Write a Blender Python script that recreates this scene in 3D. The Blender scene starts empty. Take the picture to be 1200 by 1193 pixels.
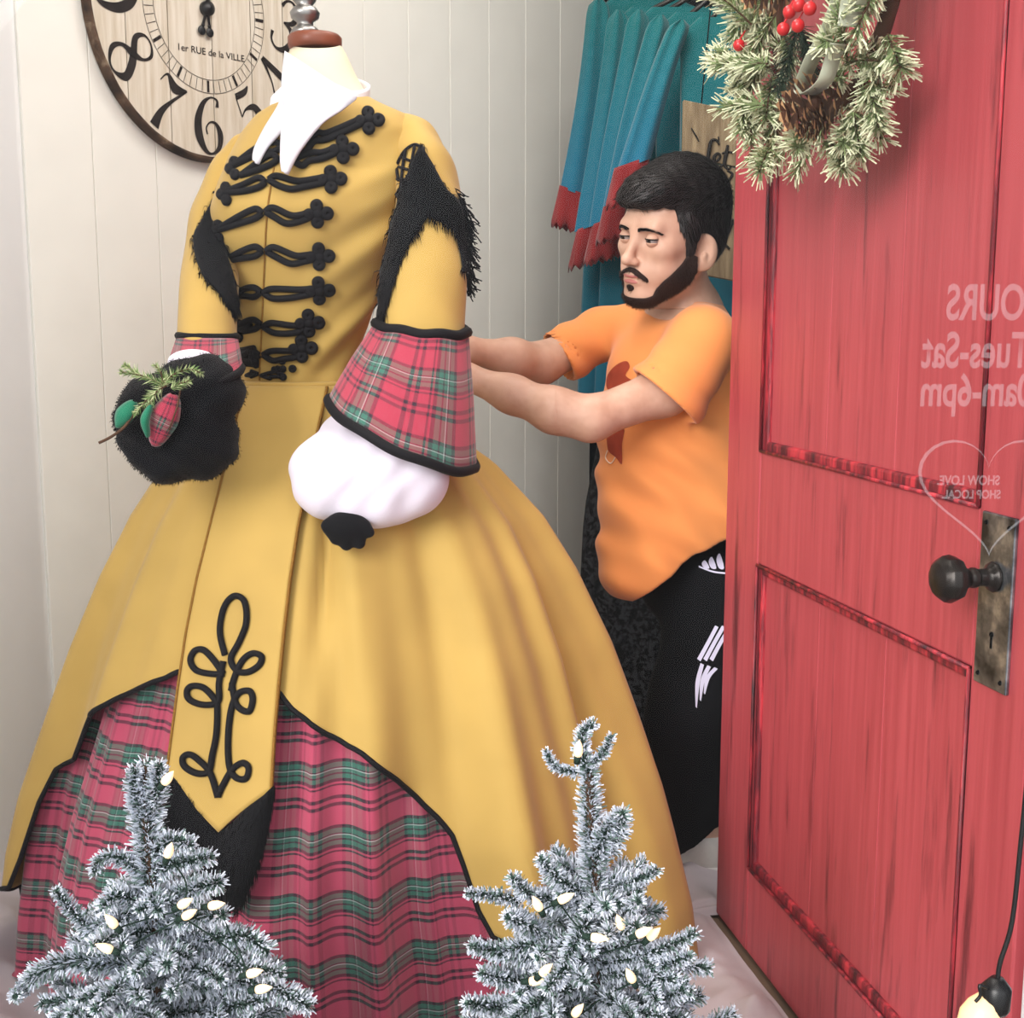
import bpy, bmesh, math, random
import numpy as np
from math import sin, cos, pi, radians, atan, sqrt
from mathutils import Vector, Matrix, noise
from mathutils.bvhtree import BVHTree
random.seed(7); np.random.seed(7)
SC = bpy.context.scene
COL = SC.collection

# ------------------------------------------------------------------ camera
F = 1450.0; CX = 600.0; CY = 596.5
PITCH = atan(216 / F)
CAMZ = 1.10
cam_d = bpy.data.cameras.new('camera'); cam = bpy.data.objects.new('camera', cam_d); COL.objects.link(cam)
cam.location = (0, 0, CAMZ); cam.rotation_euler = (pi / 2 - PITCH, 0, 0)
cam_d.sensor_width = 36; cam_d.lens = F / 1200 * 36; cam_d.clip_start = .02
SC.camera = cam
cp, sp_ = cos(PITCH), sin(PITCH)

# ------------------------------------------------------------------ light
SC.view_settings.view_transform = 'Standard'; SC.view_settings.look = 'None'
SC.view_settings.gamma = 1; SC.view_settings.use_curve_mapping = False
SC.view_settings.exposure = 0.22
world = bpy.data.worlds.new('world'); SC.world = world; world.use_nodes = True
wt = world.node_tree; bg = wt.nodes['Background']
tcn = wt.nodes.new('ShaderNodeTexCoord'); sepn = wt.nodes.new('ShaderNodeSeparateXYZ'); rmp = wt.nodes.new('ShaderNodeValToRGB')
wt.links.new(tcn.outputs['Generated'], sepn.inputs[0]); wt.links.new(sepn.outputs['Z'], rmp.inputs[0])
rmp.color_ramp.elements[0].position = .0; rmp.color_ramp.elements[0].color = (.50, .50, .50, 1)
rmp.color_ramp.elements[1].position = .05; rmp.color_ramp.elements[1].color = (.93, .96, 1, 1)
wt.links.new(rmp.outputs[0], bg.inputs[0]); bg.inputs[1].default_value = 1.65
sun_d = bpy.data.lights.new('sun', 'SUN'); sun = bpy.data.objects.new('sun', sun_d); COL.objects.link(sun)
sun_d.energy = 3.5; sun_d.angle = radians(35); sun_d.color = (1, .97, .92)
sun.rotation_euler = Vector((-.72, -1, .52)).to_track_quat('Z', 'Y').to_euler()
shop_d = bpy.data.lights.new('warm_fill_light', 'AREA'); shop = bpy.data.objects.new('warm_fill_light', shop_d); COL.objects.link(shop)  # unseen warm fill light added overhead, no fixture behind it
shop_d.energy = 7; shop_d.size = .9; shop_d.color = (1, .93, .85); shop.location = (.1, 1.55, 2.42)

def lamp(loc, aim, e, size):  # adds an unseen area light with no fixture, aimed at one surface
    d_ = bpy.data.lights.new('added_fill_light', 'AREA'); o_ = bpy.data.objects.new('added_fill_light', d_); COL.objects.link(o_)
    d_.energy = e; d_.size = size; d_.color = (1, .96, .9); o_.location = loc; o_.rotation_euler = (Vector(loc) - Vector(aim)).to_track_quat('Z', 'Y').to_euler()
lamp((-.25, 1.5, 2.35), (-1.15, 1.9, .9), 4.5, .5)  # added fill that brightens the white jamb at the left
lamp((.15, 2.35, 2.42), (-.1, 3.0, 1.0), 10, .6)  # added fill that lifts the darker right part of the cream wall

# ------------------------------------------------------------------ pixel helpers
def ray(px, py):
    x = (px - CX) / F; y = (CY - py) / F
    return Vector((x, cp + y * sp_, -sp_ + y * cp))
CAM = Vector((0, 0, CAMZ))
def P(px, py, Y):
    d = ray(px, py); return CAM + d * (Y / d.y)
def proj(v):
    v = Vector(v) - CAM
    f = v.y * cp - v.z * sp_; u = v.y * sp_ + v.z * cp
    return CX + F * v.x / f, CY - F * u / f
def hit_plane(px, py, p0, n):
    d = ray(px, py); t = (Vector(p0) - CAM).dot(n) / d.dot(n); return CAM + d * t

# ------------------------------------------------------------------ objects
def tag(o, label=None, cat=None, group=None, kind=None):
    if label: o['label'] = label
    if cat: o['category'] = cat
    if group: o['group'] = group
    if kind: o['kind'] = kind
    return o
def empty(name, loc, label=None, cat=None, group=None, kind=None):
    o = bpy.data.objects.new(name, None); COL.objects.link(o); o.location = loc; o.empty_display_size = .05
    return tag(o, label, cat, group, kind)
def link(name, me, mat=None, parent=None, smooth=True):
    o = bpy.data.objects.new(name, me); COL.objects.link(o)
    if mat is not None:
        for m in (mat if isinstance(mat, (list, tuple)) else [mat]): me.materials.append(m)
    if parent is not None:
        o.parent = parent
        w = root_world(parent)
        o.matrix_parent_inverse = w.inverted()
    if smooth and len(me.polygons): me.polygons.foreach_set('use_smooth', [True] * len(me.polygons))
    return o
def root_world(p):
    m = Matrix.LocRotScale(p.location, p.rotation_euler, p.scale)
    if p.parent: m = root_world(p.parent) @ p.matrix_parent_inverse @ m
    return m
class MB:
    def __init__(s): s.v = []; s.f = []; s.uv = []; s.mi = []
    def quad(s, a, b, c, d, mi=0, uv=None):
        n = len(s.v); s.v += [tuple(a), tuple(b), tuple(c), tuple(d)]; s.f.append((n, n + 1, n + 2, n + 3)); s.mi.append(mi)
        s.uv.append(uv)
    def tri(s, a, b, c, mi=0):
        n = len(s.v); s.v += [tuple(a), tuple(b), tuple(c)]; s.f.append((n, n + 1, n + 2)); s.mi.append(mi); s.uv.append(None)
    def poly(s, pts, mi=0):
        n = len(s.v); s.v += [tuple(p) for p in pts]; s.f.append(tuple(range(n, n + len(pts)))); s.mi.append(mi); s.uv.append(None)
    def box(s, c, h, R=None, mi=0):
        c = Vector(c); n = len(s.v)
        for dx in (-1, 1):
            for dy in (-1, 1):
                for dz in (-1, 1):
                    p = Vector((dx * h[0], dy * h[1], dz * h[2]))
                    if R is not None: p = R @ p
                    s.v.append(tuple(c + p))
        for f in ((0, 1, 3, 2), (4, 6, 7, 5), (0, 4, 5, 1), (2, 3, 7, 6), (0, 2, 6, 4), (1, 5, 7, 3)):
            s.f.append(tuple(n + i for i in f)); s.mi.append(mi); s.uv.append(None)
    def grid(s, rows, closed=False, uvs=None, mi=0, flip=False):
        n = len(s.v); R = len(rows); C = len(rows[0])
        for r in rows: s.v += [tuple(p) for p in r]
        for i in range(R - 1):
            for j in range(C if closed else C - 1):
                k = (j + 1) % C
                q = (n + i * C + j, n + i * C + k, n + (i + 1) * C + k, n + (i + 1) * C + j)
                if flip: q = q[::-1]
                s.f.append(q); s.mi.append(mi)
                if uvs:
                    u = [uvs[i][j], uvs[i][j + 1], uvs[i + 1][j + 1], uvs[i + 1][j]]
                    s.uv.append(u[::-1] if flip else u)
                else: s.uv.append(None)
    def tube(s, pts, r, n=8, mi=0, caps=True, closed=False):
        pts = [Vector(p) for p in pts]; N = len(pts)
        rr = r if isinstance(r, (list, tuple)) else [r] * N
        rows = []; up = None
        for i, p in enumerate(pts):
            if closed: t = pts[(i + 1) % N] - pts[i - 1]
            else: t = pts[min(i + 1, N - 1)] - pts[max(i - 1, 0)]
            if t.length < 1e-9: t = Vector((0, 0, 1))
            t.normalize()
            if up is None:
                up = t.orthogonal().normalized()
            up = (up - t * up.dot(t))
            if up.length < 1e-6: up = t.orthogonal()
            up.normalize(); b = t.cross(up)
            rows.append([p + (up * cos(2 * pi * k / n) + b * sin(2 * pi * k / n)) * rr[i] for k in range(n)])
        if closed: rows.append(rows[0])
        st = len(s.v)
        s.grid(rows, True, mi=mi, flip=True)
        if caps and not closed:
            s.f.append(tuple(st + k for k in range(n))); s.mi.append(mi); s.uv.append(None)
            s.f.append(tuple(st + (N - 1) * n + k for k in reversed(range(n)))); s.mi.append(mi); s.uv.append(None)
    def ball(s, c, r, n=8, m=6, R=None, mi=0):
        c = Vector(c); r = (r, r, r) if not isinstance(r, (list, tuple)) else r
        rows = []
        for i in range(m + 1):
            a = pi * i / m
            row = []
            for k in range(n):
                p = Vector((sin(a) * cos(2 * pi * k / n) * r[0], sin(a) * sin(2 * pi * k / n) * r[1], cos(a) * r[2]))
                if R is not None: p = R @ p
                row.append(c + p)
            rows.append(row)
        s.grid(rows, True, mi=mi)
    def lathe(s, prof, c, ax=Vector((0, 0, 1)), n=32, mi=0):
        ax = Vector(ax).normalized(); u = ax.orthogonal().normalized(); w = ax.cross(u); c = Vector(c)
        s.grid([[c + ax * z + (u * cos(2 * pi * k / n) + w * sin(2 * pi * k / n)) * max(r, 1e-5) for k in range(n)] for r, z in prof], True, mi=mi)
    def mesh(s, name):
        me = bpy.data.meshes.new(name); me.from_pydata(s.v, [], s.f)
        if any(s.mi): me.polygons.foreach_set('material_index', s.mi)
        if any(u is not None for u in s.uv):
            uvl = me.uv_layers.new(name='UVMap'); flat = []
            for f, u in zip(s.f, s.uv):
                for k in range(len(f)): flat += list(u[k]) if u else [0, 0]
            uvl.data.foreach_set('uv', flat)
        me.update(); return me
    def build(s, name, mat, parent=None, smooth=True): return link(name, s.mesh(name), mat, parent, smooth)
def bev(o, w, seg=2):
    m = o.modifiers.new('bevel', 'BEVEL'); m.width = w; m.segments = seg; m.limit_method = 'ANGLE'; return o
def solid(o, t, off=0):
    m = o.modifiers.new('solid', 'SOLIDIFY'); m.thickness = t; m.offset = off; return o
def subd(o, n=1):
    m = o.modifiers.new('sub', 'SUBSURF'); m.levels = n; m.render_levels = n; return o
def weld(o):
    me = o.data; b = bmesh.new(); b.from_mesh(me); bmesh.ops.remove_doubles(b, verts=b.verts, dist=1e-5); b.to_mesh(me); b.free(); return o
def smoothpath(pts, n=6, closed=False):
    pts = [Vector(p) for p in pts]; N = len(pts); out = []
    rng = range(N) if closed else range(N - 1)
    for i in rng:
        if closed: a, b, c, d = pts[i - 1], pts[i], pts[(i + 1) % N], pts[(i + 2) % N]
        else: a, b, c, d = pts[max(i - 1, 0)], pts[i], pts[i + 1], pts[min(i + 2, N - 1)]
        for k in range(n):
            t = k / n
            out.append(.5 * ((2 * b) + (c - a) * t + (2 * a - 5 * b + 4 * c - d) * t * t + (3 * b - a - 3 * c + d) * t ** 3))
    if not closed: out.append(pts[-1])
    return out
def interp(x, xs, ys):
    return float(np.interp(x, xs, ys))

# ------------------------------------------------------------------ signed distance sculpting
class Sdf:
    """smooth union / subtraction of rounded shapes, polygonised on a grid: one continuous surface"""
    def __init__(s): s.ops = []
    def ell(s, c, r, k=.02, R=None, op='u'): s.ops.append(('ell', np.array(c, float), np.array(r, float), k, None if R is None else np.array(R.to_3x3()), op)); return s
    def cap(s, a, b, ra, rb, k=.02, op='u'): s.ops.append(('cap', np.array(a, float), np.array(b, float), (ra, rb), k, op)); return s
    def chain(s, pts, rs, k=.02, op='u'):
        for i in range(len(pts) - 1): s.cap(pts[i], pts[i + 1], rs[i], rs[i + 1], k, op)
        return s
    def fn(s, f): s.ops.append(('fn', f)); return s
    def ev(s, X, Y, Z):
        D = np.full(X.shape, 10., np.float32)
        for o in s.ops:
            if o[0] == 'fn': D = o[1](D, X, Y, Z); continue
            if o[0] == 'ell':
                _, c, r, k, R, op = o
                x, y, z = X - c[0], Y - c[1], Z - c[2]
                if R is not None:
                    x, y, z = (R[0, 0] * x + R[1, 0] * y + R[2, 0] * z, R[0, 1] * x + R[1, 1] * y + R[2, 1] * z, R[0, 2] * x + R[1, 2] * y + R[2, 2] * z)
                k0 = np.sqrt((x / r[0]) ** 2 + (y / r[1]) ** 2 + (z / r[2]) ** 2)
                k1 = np.sqrt((x / r[0] ** 2) ** 2 + (y / r[1] ** 2) ** 2 + (z / r[2] ** 2) ** 2) + 1e-6
                d = k0 * (k0 - 1) / k1
            else:
                _, a, b, (ra, rb), k, op = o
                ba = b - a; L = max((ba ** 2).sum(), 1e-12)
                h = np.clip(((X - a[0]) * ba[0] + (Y - a[1]) * ba[1] + (Z - a[2]) * ba[2]) / L, 0, 1)
                d = np.sqrt((X - a[0] - h * ba[0]) ** 2 + (Y - a[1] - h * ba[1]) ** 2 + (Z - a[2] - h * ba[2]) ** 2) - (ra + (rb - ra) * h)
            if op == 'u':
                h = np.clip(k - np.abs(D - d), 0, None) / k; D = np.minimum(D, d) - h * h * k * .25
            else:
                h = np.clip(k - np.abs(-D - d), 0, None) / k; D = np.maximum(D, -d) + h * h * k * .25
        return D
    def mesh(s, name, lo, hi, h):
        lo = np.array(lo, float); hi = np.array(hi, float); n = np.ceil((hi - lo) / h).astype(int) + 1
        ax = [(lo[i] + h * np.arange(n[i])).astype(np.float32) for i in range(3)]
        X, Y, Z = np.meshgrid(*ax, indexing='ij'); V = s.ev(X, Y, Z).astype(np.float32)
        # keep the box closed
        V[0] = V[-1] = np.maximum(1e-3, V[0]); V[:, 0] = np.maximum(1e-3, V[:, 0]); V[:, -1] = np.maximum(1e-3, V[:, -1]); V[:, :, 0] = np.maximum(1e-3, V[:, :, 0]); V[:, :, -1] = np.maximum(1e-3, V[:, :, -1])
        V[V == 0] = 1e-6
        I = V < 0
        shp = tuple(n - 1); acc = np.zeros(shp + (3,), np.float32); cnt = np.zeros(shp, np.float32)
        def sl(o): return tuple(slice(o[i], o[i] + shp[i]) for i in range(3))
        for a in range(3):
            o1, o2 = [i for i in range(3) if i != a]
            for p in (0, 1):
                for q in (0, 1):
                    c0 = [0, 0, 0]; c0[o1] = p; c0[o2] = q; c1 = list(c0); c1[a] = 1
                    v0 = V[sl(c0)]; v1 = V[sl(c1)]; m = (v0 < 0) != (v1 < 0)
                    t = np.where(m, v0 / np.where(m, v0 - v1, 1), 0)
                    acc[..., a] += np.where(m, t, 0)
                    acc[..., o1] += m * p; acc[..., o2] += m * q; cnt += m
        act = cnt > 0; idx = np.full(shp, -1, np.int64); idx[act] = np.arange(act.sum())
        ijk = np.argwhere(act); verts = lo + h * (ijk + acc[act] / cnt[act][:, None])
        faces = []
        for a in range(3):
            o1, o2 = [(1, 2), (2, 0), (0, 1)][a]
            c0 = [slice(None)] * 3; c1 = [slice(None)] * 3; c0[a] = slice(0, -1); c1[a] = slice(1, None)
            A = I[tuple(c0)]; B = I[tuple(c1)]
            for sgn, M in ((1, A & ~B), (-1, ~A & B)):
                e = np.argwhere(M)
                if not len(e): continue
                ok = (e[:, o1] > 0) & (e[:, o2] > 0) & (e[:, o1] < shp[o1]) & (e[:, o2] < shp[o2]); e = e[ok]
                def cell(d1, d2):
                    q = e.copy(); q[:, o1] -= d1; q[:, o2] -= d2; return idx[q[:, 0], q[:, 1], q[:, 2]]
                Q = np.stack([cell(1, 1), cell(0, 1), cell(0, 0), cell(1, 0)], 1)
                if sgn < 0: Q = Q[:, ::-1]
                faces.append(Q)
        Fc = np.concatenate(faces); me = bpy.data.meshes.new(name)
        me.from_pydata(verts.tolist(), [], Fc.tolist()); me.update(); return me
    def build(s, name, lo, hi, h, mat, parent=None): return link(name, s.mesh(name, lo, hi, h), mat, parent)
def xform(me, M): me.transform(M); me.update(); return me

# ------------------------------------------------------------------ materials
def srgb(r, g, b):
    f = lambda c: (c / 255 / 12.92) if c / 255 <= .04045 else ((c / 255 + .055) / 1.055) ** 2.4
    return (f(r), f(g), f(b), 1)
class Mat:
    def __init__(s, name, rough=.7):
        s.m = bpy.data.materials.new(name); s.m.use_nodes = True; s.t = s.m.node_tree; s.b = s.t.nodes['Principled BSDF']
        s.b.inputs['Roughness'].default_value = rough; s.b.inputs['Specular IOR Level'].default_value = .12 if rough >= .55 else .4
    def n(s, t, **k):
        x = s.t.nodes.new('ShaderNode' + t)
        for a, v in k.items():
            if hasattr(x, a): setattr(x, a, v)
            else: x.inputs[a].default_value = v
        return x
    def l(s, a, b): s.t.links.new(a, b)
    def coord(s, kind='Object', scale=(1, 1, 1)):
        c = s.n('TexCoord'); mp = s.n('Mapping'); mp.inputs['Scale'].default_value = scale; s.l(c.outputs[kind], mp.inputs[0]); return mp.outputs[0]
    def noise(s, vec, scale, detail=4, rough=.5):
        x = s.n('TexNoise'); x.inputs['Scale'].default_value = scale; x.inputs['Detail'].default_value = detail; x.inputs['Roughness'].default_value = rough
        if vec is not None: s.l(vec, x.inputs['Vector'])
        return x.outputs['Fac']
    def ramp(s, fac, stops, const=False):
        r = s.n('ValToRGB'); cr = r.color_ramp
        if const: cr.interpolation = 'CONSTANT'
        while len(cr.elements) < len(stops): cr.elements.new(.5)
        for e, (p, c) in zip(cr.elements, stops): e.position = p; e.color = c
        s.l(fac, r.inputs[0]); return r.outputs[0]
    def math(s, op, a, b=None):
        x = s.n('Math', operation=op)
        for i, v in enumerate((a, b)):
            if v is None: continue
            if isinstance(v, (int, float)): x.inputs[i].default_value = v
            else: s.l(v, x.inputs[i])
        return x.outputs[0]
    def mix(s, fac, a, b, mode='MIX'):
        x = s.n('Mix', data_type='RGBA', blend_type=mode)
        for i, v in ((0, fac), (6, a), (7, b)):
            if isinstance(v, (int, float, tuple)): x.inputs[i].default_value = v
            else: s.l(v, x.inputs[i])
        return x.outputs[2]
    def col(s, c):
        if isinstance(c, tuple): s.b.inputs['Base Color'].default_value = c
        else: s.l(c, s.b.inputs['Base Color'])
        return s
    def bump(s, h, st=.3, d=.002):
        x = s.n('Bump'); x.inputs['Strength'].default_value = st; x.inputs['Distance'].default_value = d; s.l(h, x.inputs['Height']); s.l(x.outputs[0], s.b.inputs['Normal']); return s
def plain(name, c, rough=.7, var=.12, sc=30, bump=.15, metal=0, bd=.001, sheen=0):
    m = Mat(name, rough); v = m.coord(); f = m.noise(v, sc)
    d = tuple(x * (1 - var) for x in c[:3]) + (1,); e = tuple(min(1, x * (1 + var)) for x in c[:3]) + (1,)
    m.col(m.ramp(f, [(.3, d), (.7, e)])); m.b.inputs['Metallic'].default_value = metal
    if sheen: m.b.inputs['Sheen Weight'].default_value = sheen
    if bump: m.bump(m.noise(v, sc * 3), bump, bd)
    return m.m
def cloth(name, c, rough=.75, var=.06, weave=900, bump=.25, sheen=.15, wr=0):
    m = Mat(name, rough); v = m.coord()
    f = m.noise(v, 9, 5)
    d = tuple(x * (1 - var) for x in c[:3]) + (1,); e = tuple(min(1, x * (1 + var)) for x in c[:3]) + (1,)
    m.col(m.ramp(f, [(.3, d), (.7, e)])); m.b.inputs['Sheen Weight'].default_value = sheen
    w = m.noise(v, min(weave, 420), 2)
    if wr: w = m.math('ADD', w, m.math('MULTIPLY', m.noise(v, 14, 3), wr))
    m.bump(w, bump * .45, .0008); return m.m
def plaid(name, base, su, sv, fav=.3):
    m = Mat(name, .85)
    c = m.n('TexCoord'); sep = m.n('SeparateXYZ'); m.l(c.outputs['UV'], sep.inputs[0])
    red = base; nav = srgb(20, 16, 30); grn = srgb(16, 100, 84); wh = srgb(150, 170, 165); dr = tuple(x * .62 for x in base[:3]) + (1,)
    sett = [(0, red), (.10, nav), (.155, red), (.21, nav), (.265, red), (.44, red), (.55, nav), (.60, grn), (.675, nav), (.695, wh), (.71, grn), (.76, nav), (.785, grn), (.85, nav), (.90, red), (.93, nav), (.96, red)]
    def one(o, s):
        return m.ramp(m.math('FRACT', m.math('MULTIPLY', o, s)), sett, True)
    a = one(sep.outputs[0], su); b = one(sep.outputs[1], sv)
    # twill: warp and weft alternate in fine diagonal ribs
    mp = m.math('FRACT', m.math('MULTIPLY', m.math('ADD', sep.outputs[0], sep.outputs[1]), 210))
    tw = m.math('GREATER_THAN', mp, .56)
    fac = m.mix(.22, (fav, fav, fav, 1), tw)
    cc = m.mix(fac, b, a)
    nz = m.noise(m.coord('UV', (400, 60, 1)), 1, 3)
    cc = m.mix(m.math('MULTIPLY', nz, .12), cc, srgb(215, 150, 165))
    m.col(cc); m.b.inputs['Sheen Weight'].default_value = .25
    m.bump(m.noise(m.coord(), 700, 2), .3, .001); return m.m

GOLD = srgb(180, 148, 80)
M = {}
M['gold'] = cloth('gold_cotton_sateen', GOLD, .62, .07, 1100, .22, .15, .8)
M['gold_lining'] = cloth('gold_lining', srgb(150, 105, 50))
M['plaid'] = plaid('tartan_flannel', srgb(172, 64, 90), 5.5, 11.0, .2)
M['plaid_cuff'] = plaid('tartan_flannel_cuff', srgb(158, 42, 64), 8.0, 9.0, .5)
M['black_trim'] = cloth('black_braid', srgb(22, 21, 24), .7, .2, 1500, .5, .02)
M['seam'] = plain('bronze_seam_braid', srgb(136, 98, 42), .6, .3, 400, .5)
M['fur'] = cloth('black_fur', srgb(17, 17, 20), .85, .3, 300, .3, .05)
M['white'] = cloth('white_cotton', srgb(228, 225, 232), .8, .03, 900, .3, .1)
M['white_puff'] = cloth('white_gauze', srgb(220, 212, 224), .8, .04, 700, .5, .1, 1.5)
M['form'] = cloth('dress_form_linen', srgb(225, 214, 186), .85, .08)
M['neck_wood'] = plain('neck_cap_wood', srgb(120, 62, 40), .4, .25, 30, .1)
M['pewter'] = plain('pewter', srgb(150, 148, 145), .35, .2, 25, .1, 1)
M['skin'] = None

# ================================================================== the room
wd = Vector((.93, 1, 0)).normalized(); wn = Vector((1, -.93, 0)).normalized(); W0 = Vector((0, 3.43, 0))
def wall(px, py): return hit_plane(px, py, W0, wn)
def ws(p): return (p - W0).dot(wd)
sA = ws(wall(41, 400)); sB = ws(wall(691, 450))
M['board'] = plain('cream_painted_boards', srgb(238, 236, 228), .55, .03, 8, .08)
M['white_paint'] = plain('white_paint', srgb(240, 240, 240), .5, .02, 8, .05)
M['dark_wall'] = plain('dark_slate_wall', srgb(52, 56, 60), .8, .15, 6, .1)
M['floor'] = plain('worn_wood_floor', srgb(120, 98, 80), .5, .2, 12, .2)
M['ceil'] = plain('ceiling_paint', srgb(225, 222, 215), .8, .03, 8, .05)
fl = MB(); fl.box((0, 2.6, -.03), (2.4, 2.2, .03)); tag(fl.build('floor', M['floor'], None, False), 'worn brown wooden shop floor under the cloth', kind='structure')
cl = MB(); cl.box((0, 2.75, 2.53), (2.4, 2.0, .03)); tag(cl.build('ceiling', M['ceil'], None, False), 'plain pale shop ceiling', kind='structure')
Rw = Matrix((wd, -wn, (0, 0, 1))).transposed()
wb = MB(); wb.box(W0 + wd * (sA + sB) / 2 - wn * .045 + Vector((0, 0, 1.25)), ((sB - sA) / 2, .02, 1.25), Rw)
wback = tag(wb.build('wall_back', M['board'], None, False), 'cream vertical board wall behind the clock', kind='structure')
nb = 12; bw = (sB - sA) / nb
pm = MB(); pm.box((0, 0, 0), (bw / 2 - .0004, .012, 1.249)); pme = pm.mesh('plank'); pme.materials.append(M['board'])
for i in range(nb):
    o = bpy.data.objects.new('plank', pme); COL.objects.link(o); o.parent = wback
    c = W0 + wd * (sA + bw * (i + .5)) - wn * .0125 + Vector((0, 0, 1.25))
    o.matrix_basis = Matrix.Translation(c) @ Rw.to_4x4()
    b = bev(o, .0015, 1)
cA = W0 + wd * sA; cB = W0 + wd * sB
def slab(name, a, b, z0, z1, t, mat, label, side=1, nm=None):
    a = Vector(a); b = Vector(b); d = (b - a).normalized(); n = Vector((d.y, -d.x, 0)) * side
    m = MB(); m.box((a + b) / 2 + n * t / 2 + Vector((0, 0, (z0 + z1) / 2)), ((b - a).length / 2, t / 2, (z1 - z0) / 2), Matrix((d, n, (0, 0, 1))).transposed())
    return tag(m.build(name, mat, None, False), label, kind='structure')
lwe = Vector((-1.30, .86, 0))
slab('wall_left', cA - wn * .01, lwe, 0, 2.5, .05, M['white_paint'], 'bright white window jamb at the left', 1)
slab('wall_return', cB, cB + Vector((.05, .76, 0)), 0, 2.5, .08, M['board'], 'short return where the cream wall ends', -1)
slab('wall_far', (-.2, 4.45, 0), (2.3, 4.45, 0), 0, 2.5, .06, M['dark_wall'], 'dark wall deep in the shop behind the man', -1)
slab('wall_right', (1.75, .9, 0), (1.75, 4.44, 0), 0, 2.5, .06, M['dark_wall'], 'dark side wall behind the open door', 1)

# ------------------------------------------------------------------ red door
F0 = P(851, 600, 2.18); F0.z = 0
dd = Vector((.198, -1, 0)).normalized(); dnrm = Vector((-1, -.198, 0)).normalized()
def dhit(px, py, off=0.):
    p = hit_plane(px, py, F0 + dnrm * off, dnrm); return (p - F0).dot(dd), p.z
def D(u, z, off=0.): return F0 + dd * u + dnrm * off + Vector((0, 0, z))
M['door'] = None
dm = Mat('distressed_red_paint', .42); v = dm.coord('Object', (9, 9, .9)); n1 = dm.noise(v, 3, 8, .65); v2 = dm.coord('Object', (60, 60, 1.6)); n2 = dm.noise(v2, 1.5, 6, .6)
base = dm.ramp(n2, [(.3, srgb(158, 60, 67)), (.7, srgb(180, 76, 83))])
wear = dm.ramp(dm.math('ADD', n1, dm.math('MULTIPLY', n2, .35)), [(.745, (0, 0, 0, 1)), (.90, (.9, .9, .9, 1))])
dm.col(dm.mix(wear, base, srgb(84, 26, 34))); dm.bump(n2, .25, .002); M['door'] = dm.m
dm2 = Mat('worn_red_moulding', .5); v = dm2.coord('Object', (16, 16, 2)); n1 = dm2.noise(v, 3, 6, .7)
dm2.col(dm2.ramp(n1, [(.36, srgb(46, 22, 28)), (.5, srgb(120, 34, 44)), (.62, srgb(190, 56, 66))])); dm2.bump(n1, .3, .002); M['mould'] = dm2.m
u1 = dhit(886, 700)[0]; u2 = dhit(1143, 690)[0]; u3 = dhit(1198, 950)[0]
zU = dhit(885, 528)[1]; zL = dhit(880, 657)[1]; zB = dhit(870, 1010)[1]
print('door u', u1, u2, u3, 'z', zU, zL, zB, 'F0', F0)
T = .042
Rd = Matrix((dd, dnrm, (0, 0, 1))).transposed()
door = empty('door_1', D(0, 0), 'distressed red panelled wooden door standing open', kind='structure')
def dbox(name, ua, ub, za, zb, o0, o1, mat, parent=None, b=.003):
    m = MB(); m.box(D((ua + ub) / 2, (za + zb) / 2, (o0 + o1) / 2), ((ub - ua) / 2, abs(o1 - o0) / 2, (zb - za) / 2), Rd)
    return bev(m.build(name, mat, parent or door, False), b)
ZT = 2.02
dbox('stile', 0, u1, .012, ZT, -T, 0, M['door']); dbox('stile', u2, u3, .012, ZT, -T, 0, M['door'])
dbox('rail', u1, u2, .012, zB, -T, -.0008, M['door']); dbox('rail', u1, u2, zL, zU, -T, -.0008, M['door']); dbox('rail', u1, u2, ZT - .13, ZT, -T, -.0008, M['door'])
for za, zb in ((zB, zL), (zU, ZT - .13)):
    pan = dbox('panel', u1, u2, za, zb, -T + .012, -.018, M['door'], b=.001)
    npk = 3
    for k in range(npk):
        a = u1 + .016 + (u2 - u1 - .032) * k / npk; c = u1 + .016 + (u2 - u1 - .032) * (k + 1) / npk
        dbox('plank', a + .0004, c - .0004, za + .016, zb - .016, -.0185, -.011, M['door'], pan, .0012)
    # moulding round each panel, a stepped bead in four lengths
    for (ua, za1, ub, zb1) in ((u1, za, u1 + .016, zb), (u2 - .016, za, u2, zb), (u1, za, u2, za + .018), (u1, zb - .018, u2, zb)):
        dbox('moulding', ua, ub, za1, zb1, -.018, -.004, M['mould'], b=.004)
    m = MB(); q = [D(u1 + .002, za + .002, .001), D(u2 - .002, za + .002, .001), D(u2 - .002, zb - .002, .001), D(u1 + .002, zb - .002, .001)]
    for i in range(4): m.tube([q[i], q[(i + 1) % 4]], .003, 6)
    m.build('bead', M['mould'], door)
# lock plate and knob
M['plate'] = None
pmx = Mat('tarnished_steel', .32); v = pmx.coord(); n1 = pmx.noise(v, 22, 6, .6); pmx.col(pmx.ramp(n1, [(.35, srgb(52, 54, 58)), (.52, srgb(120, 124, 130)), (.68, srgb(190, 192, 195))])); pmx.b.inputs['Metallic'].default_value = .85; pmx.bump(n1, .2, .001); M['plate'] = pmx.m
M['knob'] = plain('dark_bronze', srgb(44, 40, 38), .3, .35, 40, .2, .6)
M['black_hole'] = plain('keyhole_black', srgb(8, 8, 8), .9, 0, 10, 0)
pu0, pz1 = dhit(1153, 598, .003); pu1, _ = dhit(1192, 612, .003); _, pz0 = dhit(1142, 797, .003)
lock = empty('lock_plate', D((pu0 + pu1) / 2, (pz0 + pz1) / 2), None); lock.parent = door; lock.matrix_parent_inverse = root_world(door).inverted()
lockp = dbox('plate', pu0, pu1, pz0, pz1, 0, .005, M['plate'], lock, .0015)
bpy.data.objects.remove(lock) if False else None
m = MB(); kz = dhit(1165, 675, .003)[1]; ku = (pu0 + pu1) / 2
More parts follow.
